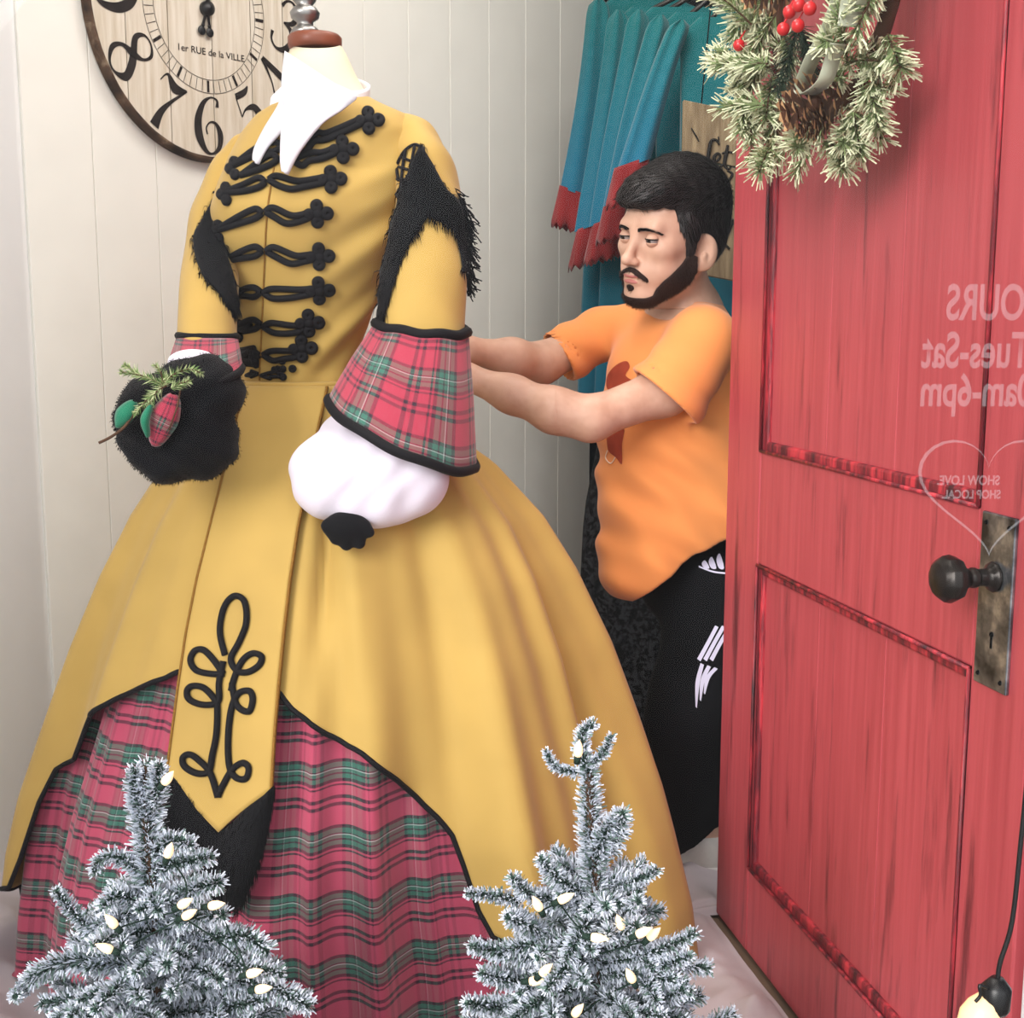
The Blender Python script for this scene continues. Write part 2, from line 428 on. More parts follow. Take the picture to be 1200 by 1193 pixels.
prof = [(0, 0), (.017, 0), (.018, .004), (.012, .009), (.010, .012), (.010, .022), (.012, .024), (.012, .030), (.010, .033), (.015, .040), (.024, .046), (.0275, .055), (.026, .063), (.019, .071), (.009, .074), (0, .075)]
m.lathe(prof, D(ku, kz, .005), dnrm, 10); knob = m.build('door_knob', M['knob'], lock); bev(knob, .0015)
m = MB(); m.ball(D(ku, pz0 + .062, .0045), (.0035, .0035, .0035), 8, 5); m.box(D(ku, pz0 + .054, .0047), (.0018, .001, .008), Rd)
for zz in (pz0 + .012, pz1 - .012):
    for uu in (pu0 + .010, pu1 - .010): m.ball(D(uu, zz, .005), (.003, .002, .003), 8, 5)
m.build('keyhole', M['black_hole'], lock)
# white weathered post past the door's near edge
M['weathered'] = None
w = Mat('weathered_white_paint', .7); v = w.coord('Object', (30, 30, 6)); n1 = w.noise(v, 2, 7, .7); w.col(w.ramp(n1, [(.40, srgb(120, 120, 126)), (.5, srgb(232, 232, 236))])); w.bump(n1, .5, .003); M['weathered'] = w.m
m = MB(); pe = D(u3, 0); m.box(pe + Vector((.075, -.03, 1.25)), (.068, .02, 1.25)); tag(bev(m.build('trim_1', M['weathered'], None, False), .004), 'weathered white door post at the right edge', kind='structure')

# ------------------------------------------------------------------ shop window glass and its reversed lettering
g = Mat('window_glass'); g.t.nodes.remove(g.b); out = g.t.nodes['Material Output']
tr = g.n('BsdfTransparent'); gl = g.n('BsdfGlossy'); gl.inputs['Roughness'].default_value = .0; fr = g.n('Fresnel'); fr.inputs['IOR'].default_value = 1.22
mx = g.n('MixShader'); g.l(fr.outputs[0], mx.inputs[0]); g.l(tr.outputs[0], mx.inputs[1]); g.l(gl.outputs[0], mx.inputs[2]); g.l(mx.outputs[0], out.inputs[0])
GY = .86
win = empty('window_1', (0, GY, 0), 'clear shop window glass in front of the display', kind='structure')
m = MB(); m.quad((-1.18, GY, .06), (1.18, GY, .06), (1.18, GY, 2.3), (-1.18, GY, 2.3)); m.build('glass_pane', g.m, win, False)
for c, h in (((0, GY, .03), (1.24, .03, .03)), ((0, GY, 2.33), (1.24, .03, .03)), ((-1.21, GY, 1.18), (.03, .03, 1.12)), ((1.21, GY, 1.18), (.03, .03, 1.12))):
    m = MB(); m.box(c, h); bev(m.build('window_frame', M['white_paint'], win, False), .004)
vm = Mat('frosted_vinyl'); vm.t.nodes.remove(vm.b); out = vm.t.nodes['Material Output']
tr = vm.n('BsdfTransparent'); df = vm.n('BsdfDiffuse'); df.inputs[0].default_value = (.9, .9, .95, 1); tl = vm.n('BsdfTranslucent'); tl.inputs[0].default_value = (.9, .9, .95, 1)
mx = vm.n('MixShader'); mx.inputs[0].default_value = .11; vm.l(tr.outputs[0], mx.inputs[1]); vm.l(df.outputs[0], mx.inputs[2]); vm.l(mx.outputs[0], out.inputs[0])
def text_mesh(body, size, sx=1., off=0., align='LEFT', ext=0.):
    c = bpy.data.curves.new('lettering', 'FONT'); c.body = body; c.size = size; c.offset = off; c.align_x = align; c.extrude = ext
    o = bpy.data.objects.new('lettering_tmp', c); COL.objects.link(o)
    dg = bpy.context.evaluated_depsgraph_get(); dg.update(); me = bpy.data.meshes.new_from_object(o.evaluated_get(dg)); bpy.data.objects.remove(o)
    me.transform(Matrix.Diagonal((sx, 1, 1, 1))); return me
def glass_text(body, px, py, hpx, sx, off, parent, right_px=None):
    # reads reversed from the street: its last letter stands leftmost
    p = P(px, py, GY + .002); q = P(px, py - hpx, GY + .002); h = q.z - p.z
    me = text_mesh(body, h / .72, sx, off, 'RIGHT'); me.transform(Matrix.Translation(p) @ Matrix.Rotation(pi / 2, 4, 'X') @ Matrix.Diagonal((-1, 1, 1, 1)))
    return link('lettering', me, vm.m, parent, False)
dec = empty('window_lettering', P(1180, 480, GY + .002), 'faint white reversed opening hours and heart on the window glass', 'lettering')
glass_text('HOURS', 1108, 374, 42, .62, .0007, dec)
glass_text('Tues-Sat', 1080, 430, 42, .62, .0007, dec)
glass_text('10am-6pm', 1077, 475, 38, .66, .0007, dec)
glass_text('SHOW LOVE.', 1098, 568, 11, .8, .0003, dec)
glass_text('SHOP LOCAL.', 1103, 584, 10, .8, .0003, dec)
hp = []
for k in range(49):
    t = 2 * pi * k / 48
    hx = 16 * sin(t) ** 3; hy = 13 * cos(t) - 5 * cos(2 * t) - 2 * cos(3 * t) - cos(4 * t)
    hp.append((1159 + hx * 5.2, 572 - hy * 4.75 ))
m = MB()
for k in range(48):
    a, b = hp[k], hp[k + 1]
    def inn(q): return (1159 + (q[0] - 1159) * .95, 572 + (q[1] - 572) * .95)
    m.quad(*[P(q[0], q[1], GY + .002) for q in (a, b, inn(b), inn(a))])
m.build('heart_outline', vm.m, dec, False)

# ------------------------------------------------------------------ wall clock
cc = wall(233, 13); cc = cc + wn * .002
R = cc.z - wall(243, 190).z
print('clock R', R)
def K(a, b, o=0.): return cc + wd * a * .87 + Vector((0, 0, b)) + wn * o
w = Mat('whitewashed_clock_wood', .7); v = w.coord('Object', (40, 40, 2.5)); n1 = w.noise(v, 2, 6, .6); w.col(w.ramp(n1, [(.3, srgb(196, 182, 160)), (.62, srgb(222, 213, 198))])); w.bump(n1, .3, .002); M['clockwood'] = w.m
M['clockink'] = plain('worn_black_ink', srgb(44, 38, 36), .8, .35, 60, .05)
w = Mat('scorched_rim', .7); n1 = w.noise(w.coord(), 18, 6, .7); w.col(w.ramp(n1, [(.40, srgb(38, 30, 26)), (.58, srgb(92, 72, 58)), (.75, srgb(170, 150, 125))])); w.bump(n1, .4, .003); M['rim'] = w.m
clock = empty('wall_clock', cc, 'large round plank wall clock with swirling black numerals', 'clock')
edges = [-1.0, -.70, -.34, .05, .42, .74, 1.0]
for a, b in zip(edges[:-1], edges[1:]):
    a2, b2 = a * R + .0014, b * R - .0014; pts = []
    a2 = max(a2, -R * .995); b2 = min(b2, R * .995)
    n = 12
    xs = [a2 + (b2 - a2) * i / n for i in range(n + 1)]
    top = [(x, sqrt(max(0, R * R - x * x))) for x in xs]; bot = [(x, -z) for x, z in top]
    m = MB(); loop = bot + top[::-1]
    m.poly([K(x, z, .022) for x, z in loop]); m.poly([K(x, z, 0) for x, z in loop[::-1]])
    L = len(loop)
    for i in range(L):
        p, q = loop[i], loop[(i + 1) % L]; m.quad(K(*p, .022), K(*p, 0), K(*q, 0), K(*q, .022))
    weld(m.build('plank', M['clockwood'], clock, False))
m = MB()
for s0, s1, o in ((.972, 1.006, .0245),):
    rows = []
    for r_, oo in ((.972, .0222), (.980, .0240), (.998, .0240), (1.008, .018), (1.008, 0)):
        rows.append([K(cos(2 * pi * k / 96) * R * (r_ - (.006 * noise.noise((k * .4, 3, 0)) if r_ < .975 else 0)), sin(2 * pi * k / 96) * R * (r_ - (.006 * noise.noise((k * .4, 3, 0)) if r_ < .975 else 0)), oo) for k in range(96)])
    m.grid(rows, True)
m.build('rim', M['rim'], clock)
# ring of minute marks
m = MB()
for k in range(60):
    a = 2 * pi * k / 60; big = k % 5 == 0
    r0, r1, hw = (.468 * R, .545 * R, .011 * R if big else .0022 * R)
    ca, sa = cos(a), sin(a)
    m.quad(*[K(r * ca - w_ * sa, r * sa + w_ * ca, .0229) for r, w_ in ((r0, -hw), (r1, -hw), (r1, hw), (r0, hw))])
for rr in (.462, .551):
    for k in range(96):
        a, b = 2 * pi * k / 96, 2 * pi * (k + 1) / 96
        m.quad(*[K(r * R * cos(t), r * R * sin(t), .0228) for r, t in ((rr - .002, a), (rr + .002, a), (rr + .002, b), (rr - .002, b))])
m.build('minute_ring', M['clockink'], clock, False)
# numerals: strokes of varying width in a box about 0.6 wide, 1 high
DG = {
 '1': [[(-.12, .32, .02), (.0, .42, .05), (.03, .5, .08), (.03, 0, .09), (.03, -.5, .07)]],
 '2': [[(-.2, .28, .05), (-.16, .42, .03), (0, .5, .03), (.2, .4, .08), (.2, .18, .09), (0, -.12, .05), (-.24, -.42, .02), (-.1, -.36, .05), (.1, -.44, .09), (.27, -.34, .02)]],
 '3': [[(-.22, .3, .05), (-.14, .45, .03), (.02, .5, .03), (.2, .36, .08), (.14, .14, .06), (-.06, .04, .02)], [(-.06, .04, .02), (.16, 0, .06), (.27, -.2, .10), (.14, -.42, .07), (-.06, -.5, .03), (-.22, -.42, .03), (-.26, -.26, .05)]],
 '4': [[(.12, .5, .05), (-.1, .1, .02), (-.3, -.18, .03), (.3, -.18, .03)], [(.12, .5, .06), (.12, 0, .08), (.12, -.5, .07)]],
 '5': [[(.24, .48, .02), (.1, .42, .07), (-.14, .44, .07)], [(-.14, .44, .015), (-.18, .06, .015)], [(-.18, .06, .015), (-.02, .14, .03), (.2, .08, .08), (.26, -.16, .10), (.14, -.42, .06), (-.06, -.5, .02), (-.2, -.42, .03), (-.2, -.28, .05)]],
 '6': [[(.2, .34, .05), (.2, .46, .03), (.05, .5, .02), (-.14, .38, .06), (-.27, .1, .10), (-.26, -.2, .11), (-.12, -.44, .06), (.04, -.5, .025), (.22, -.38, .06), (.26, -.14, .08), (.16, .04, .04), (.02, .06, .02), (-.08, -.04, .02), (-.06, -.16, .02)]],
 '7': [[(-.3, .3, .012), (-.2, .48, .03), (.05, .36, .11), (.3, .48, .02)], [(.3, .48, .02), (.08, .1, .04), (-.04, -.2, .08), (-.06, -.5, .13)]],
 '8': [[(0, .06, .09), (-.2, .24, .07), (-.16, .44, .03), (.02, .5, .02), (.2, .4, .04), (.18, .2, .03), (0, .04, .08), (-.22, -.1, .04), (-.27, -.32, .06), (-.1, -.5, .03), (.1, -.5, .03), (.26, -.32, .09), (.16, -.1, .10), (0, .06, .09)]],
 '0': [[(0, .5, .02), (-.2, .3, .08), (-.25, 0, .10), (-.2, -.3, .08), (0, -.5, .02), (.2, -.3, .08), (.25, 0, .10), (.2, .3, .08), (0, .5, .02)]],
}
DG['9'] = [[(-x, -y, w_) for x, y, w_ in st] for st in DG['6']]
def digit(m, ch, cx, cy, h, rot, off):
    for st in DG[ch]:
        pts = smoothpath([Vector((x, y, w_)) for x, y, w_ in st], 7) if len(st) > 2 else [Vector(q) for q in st]
        L = []
        for i, p in enumerate(pts):
            t = pts[min(i + 1, len(pts) - 1)] - pts[max(i - 1, 0)]; t.z = 0
            if t.length < 1e-6: t = Vector((0, 1, 0))
            t.normalize(); nn = Vector((-t.y, t.x, 0)) * max(p.z, .014) * .84
            for sg in (1, -1):
                q = (Vector((p.x, p.y, 0)) + nn * sg) * h
                L.append(K(cx + q.x * cos(rot) - q.y * sin(rot), cy + q.x * sin(rot) + q.y * cos(rot), off))
        for i in range(len(pts) - 1): m.quad(L[2 * i], L[2 * i + 1], L[2 * i + 3], L[2 * i + 2])
for hnum in range(1, 13):
    a = pi / 2 - 2 * pi * hnum / 12; s_ = str(hnum); m = MB()
    # numerals stand upright towards the dial's centre, as on the photographed dial
    rot = a + pi / 2 if sin(a) < -.2 or hnum in (9, 3) else a - pi / 2
    if hnum == 3: rot = -.45
    if hnum == 9: rot = -pi/2 + .35
    h = .375 * R
    for i, ch in enumerate(s_):
        m = MB(); dx = (i - (len(s_) - 1) / 2) * .5 * h
        digit(m, ch, .765 * R * cos(a) + dx * cos(rot), .765 * R * sin(a) + dx * sin(rot), h, rot, .0232 + .0003 * i)
        m.build('numeral', M['clockink'], clock, False)
me = text_mesh('1er RUE de la VILLE', .045 * R / .72, 1.05, .0001, 'CENTER'); me.transform(Matrix.Translation(K(.04 * R, -.30 * R, .0231)) @ Matrix((wd, (0, 0, 1), wn)).transposed().to_4x4()); link('dial_lettering', me, M['clockink'], clock, False)
M['handblack'] = plain('black_iron', srgb(20, 20, 22), .4, .2, 30, .05)
for rot, ln in ((-.33, .36), (.09, .27)):
    def HH(x, y, o): return K(x * cos(rot) - y * sin(rot), x * sin(rot) + y * cos(rot), o)
    m = MB(); o = .027 if ln > .3 else .0305
    m.tube([HH(0, ln * R, o), HH(0, -.13 * R, o)], [.003, .003], 6); m.ball(HH(0, ln * .75 * R, o), (.012, .002, .02), 8, 6, Rw)
    m.ball(HH(0, -.155 * R, o), (.0095, .0025, .0095), 12, 8, Rw); m.ball(HH(0, -.115 * R, o), (.0045, .003, .0045), 8, 6, Rw)
    m.build('clock_hand', M['handblack'], clock)
m = MB(); m.lathe([(0, 0), (.015, 0), (.015, .012), (.005, .016), (0, .017)], K(0, 0, .0232), wn, 16); m.build('hand_boss', M['handblack'], clock)

# ------------------------------------------------------------------ teal tops on a rail
M['rail'] = plain('dark_rail', srgb(60, 58, 56), .4, .1, 20, .05, .6)
def teal(name, a, b):
    m = Mat(name, .8); c = m.n('TexCoord'); s = m.n('SeparateXYZ'); m.l(c.outputs['UV'], s.inputs[0])
    f = m.noise(m.coord(), 60, 4); m.col(m.mix(m.math('MULTIPLY', f, .35), m.ramp(s.outputs[1], [(0, a), (1, b)]), srgb(60, 130, 145))); m.bump(m.noise(m.coord(), 300, 3), .12, .001); m.b.inputs['Sheen Weight'].default_value = .2
    return m.m
M['teal'] = teal('dip_dyed_jersey', srgb(10, 92, 90), srgb(24, 98, 134))
M['lace'] = cloth('rust_lace', srgb(122, 36, 38), .85, .25, 250, .3, .2)
RY0, RY1 = 3.22, 2.66
rail = MB(); ra, rb = P(790, -40, 3.22), P(905, -60, 2.60)
zr = ra.z + .04; ra.z = rb.z = zr
rail.tube([ra, rb], .012, 10)
for p in (ra, rb): rail.tube([p, Vector((p.x, p.y, 2.5))], .006, 8)
tag(rail.build('clothes_rail', M['rail']), 'dark rail carrying the teal tops above the frame', 'rail')
KS = [((692, -6), (674, 224), 3.16), ((712, 8), (694, 262), 3.07), ((736, 8), (712, 256), 2.99), ((764, 14), (726, 232), 2.91), ((792, 20), (738, 190), 2.82)]
labs = ['furthest left teal top with rust lace cuff, against the cream wall', 'second teal top from the cream wall, longest rust lace cuff', 'middle teal top of the five on the rail', 'fourth teal top from the wall, just behind the front one', 'front teal top with the high rust cuff beside the hair']
for k, (S, H, Y) in enumerate(KS):
    sx, sy = S; hx, hy = H
    root = empty('knit_tunic', P(sx + 70, sy - 10, Y), labs[k], 'top', 'teal tops on the rail')
    # body: flattened tube hanging from the shoulder line
    ny, nx = 26, 28; rows = []; uvs = []
    for i in range(ny + 1):
        t = i / ny; py = sy + (470 - sy) * t
        wl = sx + 2 - (10 + 6 * k * 0) * 0 + (4 if t > .1 else 0); wr = sx + 150 + 8 * k
        if t < .12: q = 1 - sqrt(max(0, 1 - (1 - t / .12) ** 2)); wl += 26 * q; wr -= 60 * q; py -= 0
        wl -= 22 * t * (1 if k < 2 else .2)
        row = []; uv = []
        for j in range(nx + 1):
            a = 2 * pi * j / nx; x = (wl + wr) / 2 + (wr - wl) / 2 * cos(a)
            dep = .018 * sin(a) * (1 + .4 * sin(5 * a)) + .006 * sin(x * .12 + k) * (.3 + t)
            row.append(P(x, py, Y + .028 - dep)); uv.append((j / nx, t * .8))
        rows.append(row[:-1] + [row[0]]); uvs.append(uv + [uv[-1]])
    m = MB(); m.grid([r for r in rows], False, uvs=[u for u in uvs]); b_ = m.build('body', M['teal'], root)
    # sleeve
    rows = []; uvs = []; ns = 24
    for i in range(ns + 1):
        t = i / ns; cxp = sx + 10 + (hx - sx - 8) * t + 4 * sin(t * 3 + k); py = sy + 3 + (hy - sy) * t
        hw = 13 + 7 * t
        if t < .08: hw *= sqrt(max(.05, 1 - (1 - t / .08) ** 2))
        rows.append([P(cxp + hw * cos(2 * pi * j / 24), py + 12 * t * cos(2 * pi * j / 24) * (-1 if k else 1) * .6, Y - .012 - .020 * sin(2 * pi * j / 24) * (1 + .35 * sin(8 * pi * j / 24 + k))) for j in range(25)]); uvs.append([(j / 24, t * .9) for j in range(26)])
    m = MB(); m.grid(rows, False, uvs=uvs); slv = m.build('sleeve', M['teal'], root)
    # lace cuff, flared with a ragged hem
    rows = []
    for i in range(9):
        t = i / 8; hw = 20 + 7 * t; cxp = hx + 2 - 3 * t
        rows.append([P(cxp + hw * cos(2 * pi * j / 36), hy + 12 * cos(2 * pi * j / 36) * (-1 if k else 1) * .6 + 46 * t + (5 * sin(j * 2.1 + k) * t), Y - .012 - (.022 + .004 * t) * sin(2 * pi * j / 36) * (1 + .5 * t * sin(12 * pi * j / 36))) for j in range(37)])
    m = MB(); m.grid(rows, False); solid(m.build('lace_cuff', M['lace'], root), .0015)
    m = MB(); sh = P(sx + 95, sy - 14, Y + .028)
    tr_ = (zr - ra.z); rp = Vector((ra.x + (rb.x - ra.x) * (ra.y - Y - .028) / (ra.y - rb.y), Y + .028, zr + .013))
    m.tube(smoothpath([rp + Vector((-.014, 0, -.01)), rp + Vector((0, 0, .006)), rp + Vector((.014, 0, -.006)), Vector((rp.x + .004, rp.y, rp.z - .03)), Vector((rp.x, rp.y, sh.z + .008))], 5), .0022, 6)
    m.tube([P(sx + 34, sy + 12, Y + .028), Vector((rp.x, rp.y, sh.z + .01)), P(sx + 150, sy + 10, Y + .028)], .006, 8); m.build('hanger', M['rail'], root)
# dark long dress hanging behind the man
rows = []
for i in range(31):
    t = i / 30; py = 60 + 930 * t; wl = interp(py, [60, 300, 520, 600, 720, 990], [730, 722, 700, 684, 678, 672]); wr = interp(py, [60, 400, 990], [800, 830, 900])
    rows.append([P((wl + wr) / 2 + (wr - wl) / 2 * cos(2 * pi * j / 60), py, 3.28 - .05 * sin(2 * pi * j / 60) * (1 + .22 * sin(24 * pi * j / 60) * t)) for j in range(61)])
lm = Mat('black_lace', .8); n1 = lm.noise(lm.coord(), 70, 3, .7); lm.col(lm.ramp(n1, [(.46, srgb(26, 26, 29)), (.56, srgb(58, 60, 64))])); lm.bump(n1, .6, .003)
m = MB(); m.grid(rows, False); ld = tag(m.build('hanging_dress', lm.m), 'long black lace dress hanging behind the man in the orange shirt', 'dress')
m = MB()
# ------------------------------------------------------------------ wooden sign
SY = 2.66
w = Mat('rustic_sign_wood', .75); v = w.coord('Object', (3, 3, 30)); n1 = w.noise(w.coord('Object', (60, 60, 5)), 1.4, 6, .6); w.col(w.ramp(n1, [(.32, srgb(104, 88, 68)), (.65, srgb(150, 132, 104))])); w.bump(n1, .4, .003); M['signwood'] = w.m
sign = empty('wooden_sign', P(850, 220, SY), 'rustic wooden sign with carved black script beside the door', 'sign')
sc_ = [(801, 116), (905, 138), (893, 336), (797, 318)]
npk = 3
for i in range(npk):
    a, b = i / npk + .004, (i + 1) / npk - .004
    def S2(u, vv, Y): 
        x = (sc_[0][0] * (1 - u) + sc_[1][0] * u) * (1 - vv) + (sc_[3][0] * (1 - u) + sc_[2][0] * u) * vv
        y = (sc_[0][1] * (1 - u) + sc_[1][1] * u) * (1 - vv) + (sc_[3][1] * (1 - u) + sc_[2][1] * u) * vv
        return P(x, y, Y)
    m = MB(); A = [S2(0, a, SY), S2(1, a, SY), S2(1, b, SY), S2(0, b, SY)]; B = [p + Vector((0, .018, 0)) for p in A]
    m.quad(A[3], A[2], A[1], A[0]); m.quad(*B)
    for q in range(4): m.quad(A[q], A[(q + 1) % 4], B[(q + 1) % 4], B[q])
    bev(weld(m.build('plank', M['signwood'], sign, False)), .002)
M['signink'] = plain('black_brush_ink', srgb(36, 34, 32), .8, .2, 40, .05)
def script(strokes, name):
    m = MB()
    for st in strokes:
        pts = smoothpath([P(x, y, SY - .0025) for x, y, _ in st], 6); ws_ = [w_ for _, _, w_ in st]
        rr = [interp(i / (len(pts) - 1) * (len(st) - 1), range(len(st)), ws_) / 545 for i in range(len(pts))]
        m.tube(pts, rr, 6); m.build(name, M['signink'], sign); m = MB()
script([[(810, 150, .7), (816, 160, .9), (819, 166, .6)], [(843, 170, 1), (839, 164, 1.4), (833, 166, 2), (831, 176, 2.4), (829, 186, 2.2), (823, 194, 1.8), (819, 191, 1.3), (823, 188, 1.2), (830, 194, 1.6), (836, 196, 1.2)],
        [(836, 190, 1), (841, 188, 1.6), (844, 183, 1.5), (841, 180, 1.6), (837, 184, 2.2), (837, 192, 2.2), (842, 197, 1.6), (848, 192, 1)], [(853, 170, 1.4), (851, 180, 2.2), (849, 192, 2.2), (853, 198, 1.4), (857, 195, 1)], [(846, 180, 1), (852, 178, 1.4), (859, 179, 1)]], 'script_word')
script([[(842, 160, .8), (842, 168, .8)], [(852, 200, 1), (858, 204, 1.6), (854, 212, 1.5), (848, 222, 1.8), (850, 236, 2), (858, 240, 1.2)]], 'script_flourish')
script([[(850, 262, 1.4), (858, 258, 2), (854, 272, 1.6), (848, 282, 1.2), (855, 292, 1.6)]], 'script_flourish')
m = MB(); m.tube([S2(.2, .02, SY + .009), Vector((S2(.4, 0, SY).x, SY + .009, zr))], .0015, 5); m.tube([S2(.8, .02, SY + .009), Vector((S2(.4, 0, SY).x, SY + .009, zr))], .0015, 5); m.build('hanging_cord', M['black_trim'], sign)

# ------------------------------------------------------------------ cloth over the floor
ct = cloth('rumpled_floor_cloth', srgb(196, 186, 190), .85, .08, 500, .3, .1, 2)
rows = []; NX, NY = 190, 150
for i in range(NY + 1):
    y = 1.25 + 1.45 * i / NY
    xl = -1.2 + (y - 1.25) * .15; xr = (F0.x + (F0.y - y) * .198 - .012) if y < F0.y else (F0.x + .10)
    xr = min(xr, .52)
    row = []
    for j in range(NX + 1):
        x = xl + (xr - xl) * j / NX
        d = sqrt(((x + .25) / .66) ** 2 + ((y - 2.07) / .58) ** 2)
        am = .012 + .075 * max(0, min(1, (d - .85) / .3))
        n_ = abs(noise.noise((x * 5 + 3, y * 5, 1.3))) * 1.2 + abs(noise.noise((x * 11, y * 9, 4))) * .5 + noise.noise((x * 24, y * 24, 7)) * .12
        edge = min(1, (xr - x) / .06, (x - xl) / .04)
        row.append(Vector((x, y, .004 + am * max(0, 1 - n_) * max(0.1, edge))))
    rows.append(row)
m = MB(); m.grid(rows, False); fc = tag(m.build('floor_cloth', ct), 'rumpled pale grey cloth spread over the floor under the gown', 'cloth')

# ------------------------------------------------------------------ hanging light cord, lower right
M['blackplastic'] = plain('black_plastic', srgb(18, 18, 20), .35, .1, 20, .05)
CYd = 1.10
cord = empty('hanging_bulb', P(1165, 1155, CYd), 'black cord with socket and frosted bulb at the lower right corner', 'lamp')
m = MB(); m.tube(smoothpath([P(1240, 300, CYd), P(1222, 640, CYd), P(1206, 880, CYd), P(1196, 990, CYd), P(1186, 1080, CYd), P(1172, 1128, CYd), P(1169, 1150, CYd)], 8), .0024, 8); m.build('cord', M['blackplastic'], cord)
a = P(1169, 1146, CYd); b = P(1166, 1176, CYd); m = MB(); m.lathe([(0, 0), (.006, 0), (.011, .006), (.014, .010), (.014, .030), (.012, .034), (0, .034)], a, b - a, 14)
m.tube(smoothpath([P(1158, 1158, CYd - .01), P(1148, 1155, CYd - .012), P(1149, 1166, CYd - .012), P(1143, 1174, CYd - .012)], 4), .0018, 6); m.build('socket', M['blackplastic'], cord)
bm_ = Mat('frosted_bulb', .3); bm_.col(srgb(245, 215, 165)); bm_.b.inputs['Emission Color'].default_value = srgb(255, 205, 140); bm_.b.inputs['Emission Strength'].default_value = .45
m = MB(); ax = P(1140, 1206, CYd) - P(1160, 1172, CYd); m.lathe([(0, -.004), (.012, 0), (.017, .010), (.019, .022), (.015, .038), (.008, .052), (.001, .062)], P(1160, 1172, CYd), ax, 16); m.build('light_bulb', bm_.m, cord)

# ================================================================== gown on its dress form
YC = 2.07
gown = empty('gown', Vector((P(400, 1100, YC).x, YC, .02)), 'mustard gold period gown with black frogging and tartan underskirt', 'gown')
# torso and skirt as stacked sections: py, left, right, depth ratio
TOR = [(112, 346, 428, .75), (122, 322, 448, .66), (136, 300, 482, .60), (156, 284, 500, .58), (185, 270, 503, .60), (215, 260, 497, .66), (250, 251, 484, .74), (285, 252, 468, .78), (320, 262, 456, .78), (360, 271, 440, .78), (400, 278, 424, .80), (432, 283, 414, .84), (452, 284, 418, .86)]
SKT = [(446, 284, 416, .86), (462, 268, 440, .84), (480, 250, 480, .80), (505, 228, 522, .76), (540, 203, 570, .76), (600, 165, 622, .76), (660, 137, 656, .77), (740, 107, 690, .78), (820, 82, 716, .79), (900, 57, 741, .8), (960, 44, 756, .8), (1033, 36, 774, .8), (1112, 32, 784, .8)]
def fold(a, t, s=1.):
    # broad organ folds in the gold skirt, deeper toward the hem, calm under the centre panel
    s = s * (1 - .85 * math.exp(-((a + .33) / .26) ** 2)) * (1.45 if 0 < a < 2.2 else 1)
    dent = -.030 * math.exp(-((a - .06 + .15 * (t - .3)) / .035) ** 2) * math.exp(-((t - .38) / .16) ** 2) + .014 * math.exp(-((a - .16) / .05) ** 2) * math.exp(-((t - .42) / .2) ** 2)
    return dent + s * t * (.021 * sin(9 * a + .6 + t) + .015 * sin(17 * a + 2 + 2 * t) + .007 * sin(31 * a + 1.3)) 
def section(tab, py, a, off=0., f=0.):
    ys = [r[0] for r in tab]
    l = interp(py, ys, [r[1] for r in tab]); r_ = interp(py, ys, [r[2] for r in tab]); dr = interp(py, ys, [r[3] for r in tab])
    A = P(l, py, YC); B = P(r_, py, YC); c = (A + B) / 2; hw = (B.x - A.x) / 2 + off; hd = (B.x - A.x) / 2 * dr + off
    return Vector((c.x + (hw + f) * sin(a), YC - (hd + f) * cos(a), c.z))
def smooth_rows(tab, y0, y1, n): return [y0 + (y1 - y0) * i / n for i in range(n + 1)]
def bust(p, py, a):
    # chest swells forward-left under the frogging
    g_ = math.exp(-((py - 250) / 62) ** 2) * math.exp(-((a + .55) / .75) ** 2) * .026
    return p + Vector((-.55, -.83, 0)) * g_
NA = 96
rows = []; uvs = []
for i, py in enumerate(smooth_rows(TOR, 112, 452, 60)):
    row = []
    for j in range(NA + 1):
        a = -pi + 2 * pi * j / NA
        wr = (.0050 * sin(py * .075 + 5 * a) + .003 * sin(py * .13 + 9 * a)) * max(0, sin(1.6 * a)) * (1 if py > 200 else .3)
        row.append(bust(section(TOR, py, a, 0, wr), py, a))
    rows.append(row)
m = MB(); m.grid(rows, False, uvs=[[(j / NA, i / 60) for j in range(NA + 2)] for i in range(61)])
bod = m.build('bodice', M['gold'], gown); weld(bod)
bm = bmesh.new(); bm.from_mesh(bod.data); TB = BVHTree.FromBMesh(bm); bm.free()
# skirt surfaces
NS = 288
def skirt_pt(py, a, off, kind):
    t = max(0, min(1, (py - 450) / 500))
    if kind == 'over': f = fold(a, t)
    elif kind == 'under': f = fold(a, t) * .8 - .014 * t + .0085 * t * sin(34 * a + 1.5 * sin(5 * a)) + .003 * t * sin(71 * a)
    else: f = 0
    return section(SKT, py, a, off, f)
def clip_y(px):   # lower edge of the gold overskirt as it falls over the front, by picture column
    return interp(px, EX, EY)
EX = [14, 19, 44, 47, 50, 58, 76, 99, 101, 104, 112, 140, 170, 196, 213, 325, 345, 380, 425, 465, 500, 525, 541, 544, 547, 560, 586, 620, 640]
EY = [1040, 1036, 1033, 980, 912, 902, 893, 882, 858, 838, 830, 816, 803, 792, 783, 806, 832, 856, 882, 912, 944, 968, 992, 1030, 1060, 1085, 1103, 1112, 1116]
def over_cols(off, n_rows=90):
    cols = []
    for j in range(NS + 1):
        a = -pi + 2 * pi * j / NS
        if abs(a) > 1.62: yend = 1112
        else:
            yend = 1116; py = 460
            while py < 1112:
                q = proj(skirt_pt(py, a, off, 'over'))
                if q[1] >= clip_y(q[0]) and q[0] < 640:
                    yend = py; break
                py += 3
            yend = min(yend, 1112)
        cols.append((a, yend))
    return cols
cols = over_cols(.006)
